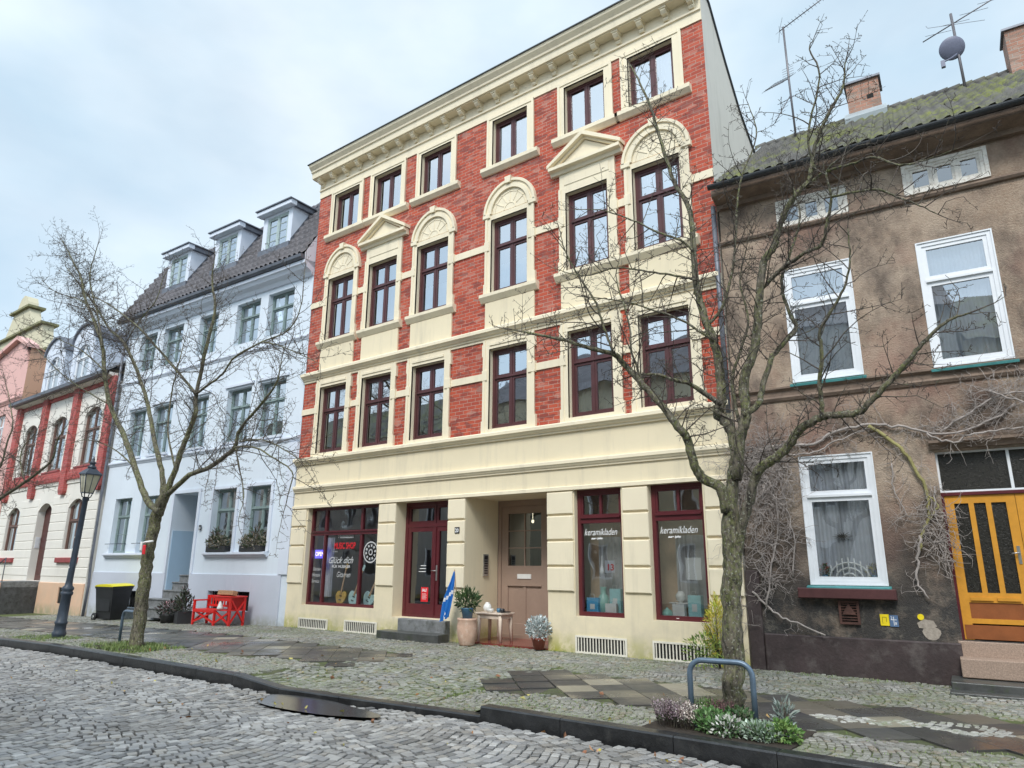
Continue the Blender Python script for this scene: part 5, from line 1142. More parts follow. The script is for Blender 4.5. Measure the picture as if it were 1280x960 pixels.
# terracotta pot with the blue pot and oleander in it
m = MB(); m.lathe([(.16, 0), (.19, .03), (.24, .25), (.25, .42), (.23, .54), (.245, .56), (.245, .60), (.21, .60), (.20, .55)], seg=24)
po = m.build('flower_pot', 'terracotta'); po.location = (-10.24, 12.06, .0); po.scale = (.88, .88, .93); tag(po, 'large pale terracotta pot beside the gateway pillar', 'pot')
m = MB(); m.lathe([(.10, 0), (.13, .2), (.145, .22), (.145, .24), (.12, .24)], seg=18); lf = leaves(MB(), (0, 0, .40), (.25, .24, .20), 330, .13, GREEN + [(.14, .18, .09)], .6, narrow=.26)
plant('potted_shrub', (-10.24, 12.06, .53), 'evergreen shrub in a dark blue pot standing on the terracotta pot', 'plant', [('pot', m, 'bluecer'), ('stem', stems(MB(), 14, .22, .46), 'twig')], lf)
# furled blue flag
fp = Vector((-10.66, 12.10, .55)); t = empty('flag', fp, 0, 'blue flag with a white stripe hanging furled in front of the pillar', 'flag')
m = MB(); m.tube([(.30, .0, -.05), (.05, -.02, .62), (.0, -.02, 1.02)], .011, 6); m.build('pole', 'guitarwood', t)
m = MB(); m.smooth = True; rows, colsn = 24, 16
for i in range(rows + 1):
    f = i / rows; z = .98 - .98 * f; wd = .03 + .27 * min(1, f / .55) * (1 if f < .75 else 1 - (f - .75) * .9)
    for j in range(colsn + 1):
        u = j / colsn; x = -.30 * f * .85 + wd * (u - .5) + .02; y_ = -.05 + .035 * math.sin(u * 15 + f * 4) * min(1, f * 3); z2 = z - (.12 * (1 - u) if f > .7 else 0) * (f - .7) * 3
        m.v.append((x, y_, z2))
for i in range(rows):
    for j in range(colsn):
        a = i * (colsn + 1) + j; m.cur = 1 if abs(i - 12 + (j - 8) * .45) < 1.0 else (1 if i > 19 and 3 < j < 9 and (i + j) % 2 else 0); m.face((a, a + 1, a + colsn + 2, a + colsn + 1))
m.build('cloth', ['flagblue', 'signwhite'], t)
# painted table
t = empty('side_table', (-10.14, 12.90, .034), R(0), 'small chalky pink-white table in the gateway passage', 'table')
m = MB(); m.box(-.37, .37, -.25, .25, .57, .61, .008); m.build('table_top', 'tablepaint', t, .01); m = MB(); m.box(-.32, .32, -.21, -.18, .48, .57); m.box(-.32, .32, .18, .21, .48, .57); m.box(-.32, -.30, -.18, .18, .48, .57); m.box(.30, .32, -.18, .18, .48, .57); m.build('apron', 'tablepaint', t)
for sx in (-1, 1):
    for sy in (-1, 1): m = MB(); m.tube([(sx * .30, sy * .19, .57), (sx * .30, sy * .19, .3), (sx * .315, sy * .20, 0)], [.046, .042, .032], 4); m.build('leg', 'tablepaint', t)
TZ = .034 + .61
m = MB(); m.lathe([(.05, 0), (.09, .05), (.10, .11), (.07, .17), (.045, .19), (.055, .21)], seg=18); o = m.build('ceramic_vase', 'whitecer'); o.location = (-10.32, 12.85, TZ); tag(o, 'round white ceramic vase on the side table', 'vase')
m = MB(); m.lathe([(.04, 0), (.075, .03), (.085, .075), (.08, .08), (.06, .03)], seg=18); o = m.build('ceramic_bowl', 'whitecer'); o.location = (-10.16, 12.75, TZ); tag(o, 'small white bowl in front of the round vase on the side table', 'bowl')
for k, (x, y_, lb) in enumerate(((-10.0, 12.86, 'dark blue ceramic cup in the middle of the side table'), (-9.86, 12.80, 'dark ceramic cup at the right end of the side table'))):
    m = MB(); m.lathe([(.035, 0), (.05, .03), (.052, .09), (.045, .09), (.04, .02)], seg=16); m.tube([(.05, 0, .07), (.08, 0, .06), (.08, 0, .035), (.05, 0, .025)], .007, 6); o = m.build('ceramic_cup', 'bluecer' if k == 0 else 'signblack'); o.location = (x, y_, TZ); tag(o, lb, 'cup')
m = MB(); m.lathe([(.02, 0), (.13, .012), (.135, .022), (.02, .014)], seg=20); o = m.build('ceramic_plate', 'signblack'); o.location = (-9.92, 12.98, TZ); tag(o, 'flat dark plate behind the cups on the side table', 'plate')
# silver plant right of the gateway
m = MB(); m.lathe([(.10, 0), (.14, .18), (.155, .19), (.155, .22), (.13, .22)], seg=18); lf = leaves(MB(), (0, 0, .40), (.24, .24, .22), 700, .075, SIL, .5, narrow=.5)
plant('potted_plant', (-8.55, 12.33, .02), 'silver-leaved plant in a red-brown pot at the right of the gateway', 'plant', [('pot', m, 'redpot')], lf)
# plants by the blue steps
m = MB(); m.box(-.20, .20, -.20, .20, 0, .36, .01); lf = leaves(MB(), (0, 0, .55), (.26, .26, .30), 420, .12, DK + [(.10, .12, .07)], .9, narrow=.25); leaves(lf, (0, 0, .85), (.08, .08, .22), 80, .12, DK, 1.2, narrow=.25)
plant('potted_shrub', (-21.05, 11.62, gz(-21)), 'dark spiky shrub in a square planter left of the red bench', 'plant', [('planter', m, 'planterblack')], lf)
m = MB(); m.lathe([(.20, 0), (.25, .22), (.26, .26), (.22, .26)], seg=18); lf = leaves(MB(), (0, 0, .40), (.34, .28, .24), 500, .09, DK, .3, narrow=.4); leaves(lf, (-.05, -.1, .55), (.16, .1, .08), 40, .06, [(.5, .25, .28)], .5)
plant('potted_shrub', (-21.75, 11.55, gz(-21.7)), 'rounded dark reddish shrub in a bowl at the foot of the blue house steps', 'plant', [('pot', m, 'planterblack')], lf)
def blw(u, y_, z): return Vector((-17.27, 12.5, 0)) + Matrix.Rotation(R(2.4), 3, 'Z') @ Vector((u, y_, z))
for u, lb in ((-3.42, 'window box of sprawling dry plants at the left paired window of the blue house'), (-1.7, 'window box of spiky green plants at the right paired window of the blue house')):
    t = empty('window_box', blw(u, -.06, 2.02), R(2.4), lb, 'window box', 'window boxes on the pale blue house')
    m = MB(); m.box(-.50, .50, -.11, .11, 0, .18, .01); m.build('box', 'planterblack', t)
    lf = leaves(MB(), (0, 0, .28), (.62, .17, .20), 650, .10, [(.05, .08, .03), (.22, .19, .12), (.45, .40, .33), (.03, .05, .02)], .4, narrow=.3); leaves(lf, (-.2 if u < -2 else .15, 0, .48), (.25, .1, .25), 130, .16, [(.05, .08, .04), (.12, .08, .06)], .9, narrow=.2); lf.build('foliage', 'leaf', t)
# yellow-green shrub at the corner behind the near tree
lf = leaves(MB(), (0, 0, .60), (.20, .17, .52), 700, .11, YEL, .8, narrow=.16); leaves(lf, (-.32, -.15, .32), (.36, .22, .26), 420, .10, [(.12, .20, .04), (.25, .32, .06)], .3, narrow=.2); leaves(lf, (.05, 0, 1.0), (.12, .12, .25), 150, .12, YEL, 1.2, narrow=.14)
plant('garden_shrub', (-4.72, 12.18, -.02), 'feathery yellow-green shrub growing at the right corner of the brick house', 'shrub', [('stem', stems(MB(), 26, .3, .95, rad=.007), 'twig')], lf)
# flower bed at the near tree
def heather(x, y_, cols, label):
    m = MB()
    t = empty('heather_plant', (x, y_, .01), 0, label, 'plant', 'heathers in the tree bed')
    lf = MB()
    for _ in range(70):
        a = random.uniform(0, 6.28); r_ = random.uniform(0, .13); h = random.uniform(.13, .26); p = Vector((r_ * math.cos(a), r_ * math.sin(a), 0)); q_ = p * 1.5 + Vector((0, 0, h)); m.tube([p, q_], [.003, .002], 3, False)
        for k in range(16):
            f = .35 + .65 * k / 16; leaves(lf, p.lerp(q_, f), (.008, .008, .008), 1, .022, cols if f > .5 else [(.05, .07, .03)], .8, narrow=.6)
    m.build('stem', 'twig', t); lf.build('foliage', 'leaf', t)
heather(-3.46, 7.46, [(.28, .20, .24), (.36, .28, .32), (.20, .14, .16)], 'purple grey heather, leftmost plant of the tree bed')
heather(-3.28, 7.50, [(.62, .54, .48), (.70, .64, .58), (.45, .36, .34)], 'cream white heather beside the left leg of the near hoop')
heather(-3.54, 7.58, [(.55, .48, .46), (.40, .32, .34)], 'pale pinkish heather at the outer left edge of the tree bed')
heather(-3.10, 7.92, [(.16, .08, .09), (.22, .12, .12)], 'dark red-brown heather behind the hoop against the trunk')
heather(-3.28, 7.88, [(.12, .22, .06), (.16, .28, .08)], 'fresh green heather behind the left leg of the near hoop')
def cover(x, y_, rx, ry, h, n, cols, label, size=.05, nar=.6):
    t = empty('bedding_plant', (x, y_, .01), 0, label, 'plant', 'low plants in the tree bed'); lf = leaves(MB(), (0, 0, h * .45), (rx, ry, h * .6), n, size, cols, .5, narrow=nar); lf.build('foliage', 'leaf', t); stems(MB(), 18, rx, h).build('stem', 'twig', t)
cover(-3.02, 7.50, .20, .15, .20, 620, [(.09, .20, .06), (.14, .28, .09), (.20, .32, .14)], 'bright green leafy plant in the middle of the tree bed, near the kerb')
cover(-2.85, 7.42, .18, .13, .16, 420, [(.10, .19, .08), (.62, .62, .58), (.16, .26, .12)], 'green plant with white blossoms next to the kerb stone')
cover(-2.80, 7.68, .16, .14, .22, 380, [(.06, .13, .05), (.10, .17, .07)], 'dark green plant at the foot of the trunk')
cover(-2.52, 7.45, .20, .13, .14, 500, [(.30, .40, .30), (.18, .28, .14), (.46, .55, .46)], 'silvery green plant right of the near hoop')
cover(-2.32, 7.52, .16, .13, .17, 360, [(.12, .24, .06), (.22, .34, .10)], 'light green plant at the right end of the tree bed')
cover(-2.36, 7.72, .08, .08, .34, 150, [(.32, .37, .34), (.22, .27, .24)], 'upright grey-leaved plant behind the right end of the tree bed', .09, .3)
# grass tufts: nobody could count the blades
gm = MB()
def tuft(x0, x1, y0, y1, n, h):
    for _ in range(n):
        x, y_ = random.uniform(x0, x1), random.uniform(y0, y1)
        if math.sin(x * 5.3 + 1) * math.cos(y_ * 7.1) < random.uniform(-.9, .5): continue
        z = pz(x, y_) - .01; hh = h * random.uniform(.4, 1.2); a = random.uniform(0, 6.28); dx, dy = math.cos(a) * hh * .5, math.sin(a) * hh * .5; wx, wy = -math.sin(a) * .006, math.cos(a) * .006
        gm.tint = random.choice([(.12, .20, .04), (.18, .26, .06), (.09, .15, .04), (.24, .28, .10)]); gm.tri((x - wx, y_ - wy, z), (x + wx, y_ + wy, z), (x + dx, y_ + dy, z + hh))
tuft(-16.4, -14.2, 6.85, 8.0, 5200, .08); tuft(-20.0, -18.0, 6.8, 7.7, 2600, .06); tuft(-7, -3.8, 7.25, 8.3, 2600, .025); tuft(-25, -12, 6.75, 7.6, 3500, .03); tuft(-2, 1.5, 7.2, 8.4, 1500, .025); tuft(-3.8, 2.5, 12.1, 12.5, 700, .05); tuft(-17, -4.4, 12.3, 12.46, 1800, .04)
tag(gm.build('grass', 'leaf'), 'short grass and moss tufts along the kerb and round the left tree', 'grass', kind='stuff')
gm = MB()
for _ in range(170):
    x = random.uniform(-16, 0); y_ = random.uniform(4.2, 9.5); z = (ROADZ + gz(x) + .012) if y_ < ykerb(x) else (pz(x, y_) + .012)
    if abs(y_ - ykerb(x) - .05) < .15: continue
    leaves(gm, (x, y_, z), (.01, .01, .002), 1, random.uniform(.04, .09), [(.30, .14, .05), (.40, .26, .10), (.22, .10, .05), (.45, .40, .12)], 0, narrow=.7)
for x, y_ in ((-3.25, 6.72), (-3.0, 6.78), (-3.9, 6.55)):
    for _ in range(5): leaves(gm, (x, y_, ROADZ + .02), (.14, .06, .004), 1, .06, [(.50, .42, .08), (.42, .24, .14), (.30, .13, .07)], 0, narrow=.75)
tag(gm.build('fallen_leaves', 'leaf'), 'scattered brown and yellow fallen leaves on setts and slabs', 'leaves', kind='stuff')
# ------------------------------------------------------------------ things in the shop windows
def guitar(x, y_, z, tilt, mt, label, cut):
    t = empty('electric_guitar', (x, y_, z), 0, label, 'guitar', None); t.rotation_euler = (R(-8), R(tilt), 0)
    pts = []
    for k in range(40):
        a = 2 * math.pi * k / 40; rr = .17 + .035 * math.cos(2 * a + .0) - .03 * math.cos(a - 1.57) * 1 + .02 * math.sin(3 * a); rr *= .85 if (cut and 50 < math.degrees(a) < 75) else 1; pts.append((rr * math.cos(a) * 1.0, .20 + rr * math.sin(a) * 1.25))
    m = MB(); m.prism(pts[::-1], -.022, .022); m.build('guitar_body', mt, t, .008)
    m = MB(); m.box(-.026, .026, -.035, -.023, .25, .92); m.build('neck', 'guitarwood', t); m = MB(); m.prism([(-.04, .92), (.04, .92), (.055, 1.06), (-.03, 1.08)][::-1], -.032, -.018); m.build('headstock', mt, t)
    m = MB(); m.box(-.05, .05, -.03, -.0225, .10, .125); m.box(-.045, .045, -.03, -.0225, .2, .23); m.build('pickup', 'signblack', t)
guitar(-15.50, 12.92, .63, 4, 'guitargold', 'gold-bodied electric guitar standing in the music shop window', False)
guitar(-15.05, 12.95, .63, 16, 'guitarmint', 'mint green electric guitar leaning to the right in the music shop window', True)
guitar(-14.55, 13.02, .63, 22, 'guitarmint', 'pale electric guitar leaning behind the right light of the music shop window', True)
t = empty('neon_sign', (-16.45, 12.74, 1.86), 0, 'blue glowing OPEN sign in the left light of the music shop window', 'sign'); m = MB(); m.box(-.02, .40, .0, .02, -.03, .20, .004); m.build('panel', 'openblue', t); text_mb('OPEN', .16, .0, .035, -.003, width=.36).build('lettering', 'openwhite', t)
def jar(x, y_, z, prof, mt, name, label, cat):
    m = MB(); m.lathe(prof, seg=18); o = m.build(name, mt); o.location = (x, y_, z); tag(o, label, cat)
def bag(x, y_, z, w_, h, mt, label, name='paper_bag'):
    t = empty(name, (x, y_, z), R(random.uniform(-12, 12)), label, 'bag'); m = MB(); m.box(-w_ / 2, w_ / 2, -.05, .05, 0, h, .004); m.build('bag', mt, t)
    m = MB(); m.tube([(-w_ * .2, -.052, h - .01), (-w_ * .15, -.052, h + .07), (w_ * .15, -.052, h + .07), (w_ * .2, -.052, h - .01)], .005, 5); m.build('handle', 'paperwhite', t)
    m = MB(); m.box(-w_ * .2, w_ * .2, -.0525, -.0505, h * .35, h * .65); m.build('print', 'paperwhite', t)
bag(-7.50, 12.76, .70, .26, .34, 'paperblue', 'blue paper bag at the left of the first pottery shop window')
jar(-7.36, 12.93, .70, [(.08, 0), (.13, .12), (.14, .24), (.10, .36), (.055, .42), (.06, .52), (.075, .55)], 'tealcer', 'ceramic_vase', 'tall pale green vase behind the blue paper bag', 'vase')
bag(-7.05, 12.90, .70, .26, .52, 'paperteal', 'tall teal paper bag in the middle of the first pottery shop window')
bag(-7.08, 12.75, .70, .24, .24, 'paperwhite', 'small patterned pale bag in front of the teal bag')
jar(-6.80, 12.74, .70, [(.05, 0), (.12, .01), (.14, .05), (.06, .03)], 'whitecer', 'ceramic_plate', 'white shallow dish at the right of the first pottery shop window', 'dish')
jar(-6.72, 12.90, .70, [(.06, 0), (.09, .08), (.06, .17), (.04, .18)], 'tealcer', 'ceramic_jar', 'small round green jar behind the white dish', 'jar')
jar(-5.90, 12.76, .70, [(.07, 0), (.095, .05), (.095, .13), (.08, .15), (.085, .16), (.03, .18), (.02, .21)], 'tealcer', 'ceramic_jar', 'mint green lidded jar at the left of the second pottery shop window', 'jar')
bag(-5.68, 12.82, .70, .24, .27, 'paperwhite', 'white patterned bag next to the mint green jar')
m = MB(); m.box(-.25, .25, -.08, .08, 0, .02); m.box(-.2, -.18, -.06, .06, -.28, 0); m.box(.18, .2, -.06, .06, -.28, 0); o = m.build('display_shelf', 'whitecer'); o.location = (-5.66, 12.96, .98); tag(o, 'little white display shelf behind the patterned bag', 'shelf')
jar(-5.70, 12.96, 1.0, [(.03, 0), (.09, .06), (.10, .13), (.05, .20), (.01, .21)], 'whitecer', 'ceramic_bird', 'rounded white ceramic ornament on the little display shelf', 'ornament')
bag(-5.36, 12.84, .70, .27, .44, 'paperteal', 'pale teal paper bag at the right of the second pottery shop window')
jar(-5.62, 12.72, .70, [(.05, 0), (.12, .01), (.13, .04), (.06, .03)], 'whitecer', 'ceramic_plate', 'white dish in front of the patterned bag in the second pottery shop window', 'dish')
m = MB(); m.box(-.15, .15, 0, .006, 0, .40); m.tube([(-.08, .0, .4), (0, 0, .55), (.08, 0, .4)], .004, 5); o = m.build('hanging_print', 'paperwhite'); o.location = (-5.32, 12.74, 1.42); tag(o, 'white card hanging in the right of the second pottery shop window', 'picture')
for x, z, lb in ((-7.12, 1.55, 'white number card 13 hanging in the first pottery shop window'),):
    t = empty('hanging_print', (x, 12.78, z), 0, lb, 'picture'); m = MB(); m.box(-.10, .12, 0, .004, -.02, .22); m.build('card', 'lace', t); text_mb('13', .17, -.07, .03, -.004, bold=.004, width=.14).build('number', 'signred', t)
m = MB(); m.lathe([(.075, 0), (.05, .08), (.015, .2), (.012, .34), (.02, .36)], seg=12); o = m.build('ceramic_bell', 'whitecer'); o.location = (-7.30, 12.80, 1.50); tag(o, 'white bell-shaped ornament hanging left of the number card', 'ornament')
# ------------------------------------------------------------------ ornaments in the brown house's ground floor window
def bt(name, u, y_, z, label, cat): return empty(name, Bw(u, y_, z), R(4.6), label, cat)
t = bt('candle_arch', 1.62, .115, 1.48, 'white candle arch standing in the ground floor window of the brown house', 'ornament'); m = MB()
for r_ in (.30, .20, .10):
    m.tube([(r_ * math.cos(R(a)), 0, r_ * .85 * math.sin(R(a))) for a in range(0, 181, 15)], .015, 5)
m.box(-.33, .33, -.02, .02, -.02, .01)
for k in range(-3, 4): m.tube([(k * .09, 0, .0), (k * .09, 0, .10 + .20 * math.cos(k * .4) + .04)], .013, 5)
m.build('arch', 'whitecer', t)
t = bt('hanging_star', 1.58, .115, 2.16, 'dark star wreath hanging in the ground floor window of the brown house', 'ornament'); m = MB()
for k in range(14): a = R(k * 360 / 14); r_ = random.uniform(.10, .17); m.tube([(0, 0, 0), (r_ * math.cos(a), 0, r_ * .5 * math.sin(a))], [.014, .003], 4)
m.tube([(0, 0, 0), (0, 0, .9)], .002, 3); m.build('star', 'planterblack', t)
for u, cl, lb in ((1.25, [(.55, .16, .12), (.10, .16, .06)], 'small red-flowered plant at the left of the candle arch'), (1.98, [(.55, .45, .12), (.12, .2, .08), (.2, .2, .4)], 'small plant with yellow and blue flowers at the right of the candle arch')):
    t = bt('potted_plant', u, .125, 1.46, lb, 'plant'); m = MB(); m.lathe([(.04, 0), (.055, .08), (.05, .08)], seg=12); m.build('pot', 'bluecer', t); leaves(MB(), (0, 0, .14), (.10, .03, .10), 130, .05, cl, .5).build('foliage', 'leaf', t)
t = bt('utility_sign', 2.0, -.002, .78, 'yellow plate with a small line drawing on the brown house wall', 'sign'); m = MB(); m.box(.0, .125, -.012, 0, 0, .17, .002); m.build('plate', 'signyellow', t); m = MB(); m.box(.03, .035, -.014, -.0125, .03, .13); m.box(.03, .09, -.014, -.0125, .125, .13); m.box(.085, .09, -.014, -.0125, .06, .13); m.build('marking', 'signblack', t)
t = bt('utility_sign', 2.13, -.002, .77, 'small dark blue plate with white marks beside the yellow plate', 'sign'); m = MB(); m.box(.0, .12, -.012, 0, 0, .17, .002); m.build('plate', 'signblue', t); m = MB(); m.box(.055, .063, -.014, -.0125, .02, .15); m.box(.02, .10, -.014, -.0125, .10, .108); m.merge = None; t2 = text_mb('2', .06, .015, .11, -.0135); merge(m, t2); merge(m, text_mb('8', .06, .07, .03, -.0135)); m.build('marking', 'signwhite', t)
t = bt('marker_disc', 2.56, -.002, .93, 'small round yellow marker above the filler patch on the brown house', 'sign'); m = MB(); m.prism([(.045 * math.cos(a), .045 * math.sin(a)) for a in [k * .39 for k in range(16)]][::-1], -.012, 0); m.build('disc', 'signyellow', t)
# ------------------------------------------------------------------ antennas on the brown house's roof
def mast(t, pts, r_): m = MB(); m.tube(pts, r_, 6); m.build('mast', 'aerial', t)
t = empty('tv_antenna', Bw(1.02, 4.05, 11.9), R(4.6), 'tall rusty mast with a long yagi on top, above the mossy roof', 'antenna')
mast(t, [(.02, 0, 0), (0, 0, 2.0), (0, 0, 3.65)], .028)
m = MB(); d = Vector((1, -.25, .22)).normalized(); m.tube([Vector((-.1, .02, 3.58)), Vector((-.1, .02, 3.58)) + d * 1.5], .013, 4)
for k in range(15): p = Vector((-.1, .02, 3.58)) + d * (.1 + k * .098); m.tube([p + Vector((-.03, -.09, 0)), p + Vector((.03, .09, 0))], .005, 3, False)
for s_ in (-1, 1):
    for k in range(3): m.tube([Vector((-.1, .02, 3.58)), Vector((-.12, .0, 3.58)) + Vector((-.05 + .1 * k, .18 * s_, .22 * (k - 1)))], .005, 3, False)
m.build('yagi', 'aerial', t)
m = MB(); d = Vector((-.75, -.4, -.45)).normalized()
for k in range(9): p = Vector((0, 0, 2.05)) + d * (k * .075); m.tube([p + Vector((-.20, .12, .02)), p + Vector((.20, -.12, .02))], .005, 3, False)
m.tube([(0, 0, 2.05), Vector((0, 0, 2.05)) + d * .7], .012, 4)
for k in range(4): m.tube([(-.14, .0, 2.15 + k * .07), (.14, 0, 2.18 + k * .07)], .005, 3, False)
m.build('grid_antenna', 'aerial', t)
m = MB(); m.tube([(-.35, .1, 1.46), (.38, -.12, 1.48)], .007, 4); m.tube([(0, 0, 1.55), (-.25, -.1, 1.1), (-.42, -.2, .75)], .012, 4)
for k in range(6): p = Vector((-.05, -.02, 1.45)).lerp(Vector((-.42, -.2, .75)), k / 5); m.tube([p + Vector((-.14, .08, 0)), p + Vector((.14, -.08, 0))], .005, 3, False)
m.build('lower_aerial', 'aerial', t)
t = empty('tv_antenna', Bw(4.66, 4.05, 11.9), R(4.6), 'steel mast carrying a round satellite dish and a wide crossed aerial', 'antenna')
mast(t, [(0, 0, 0), (-.02, 0, 2.3)], .03)
m = MB(); m.lathe([(.001, -.05), (.12, -.045), (.22, -.03), (.30, .0), (.305, .005), (.22, -.02), (.12, -.035), (.001, -.04)], seg=28); rot = Euler((R(-64), 0, R(8))).to_matrix(); m.v = [tuple(rot @ (Vector(v) * .86) + Vector((-.12, -.10, 1.32))) for v in m.v]; m.build('satellite_dish', 'dish', t)
m = MB(); m.tube([(-.05, -.12, 1.12), (-.20, -.35, .90), (-.34, -.45, .80)], .018, 5); m.box(-.40, -.32, -.50, -.42, .66, .82); m.build('feed_arm', 'dish', t); m = MB(); m.box(-.05, .04, -.06, .0, 1.2, 1.38, .01); m.build('clamp', 'dish', t)
m = MB(); d = Vector((1, -.1, .28)).normalized(); c_ = Vector((-.02, 0, 2.02)); m.tube([c_ - d * .65, c_ + d * 1.5], .014, 4)
for k in range(5): p = c_ + d * (-.35 + k * .38); e = Vector((-.42, .5, .42)).normalized() * .55; m.tube([p - e * .9, p + e * .7], .006, 3, False)
p = c_ - d * .05; m.tube([p + Vector((-.45, .3, .42)), p + Vector((-.42, .32, .36)), p + Vector((.62, -.3, -.38))], .006, 3, False); m.build('crossed_aerial', 'aerial', t)
# ribbon with lock on the left tree
t = empty('ribbon_tag', (-15.12, 7.39, 2.08), 0, 'small white and red ribbon tied round the left tree trunk', 'ribbon'); m = MB(); m.tube([(-.16, .03, .0), (-.1, -.07, -.01), (.06, -.08, .01), (.2, -.0, .03)], .022, 5); m.build('band', 'paperwhite', t); m = MB(); m.box(.02, .12, -.115, -.09, -.24, -.05, .01); m.build('tail', 'signred', t); m = MB(); m.box(-.10, -.04, -.115, -.09, -.16, .02, .01); m.build('white_tail', 'paperwhite', t)
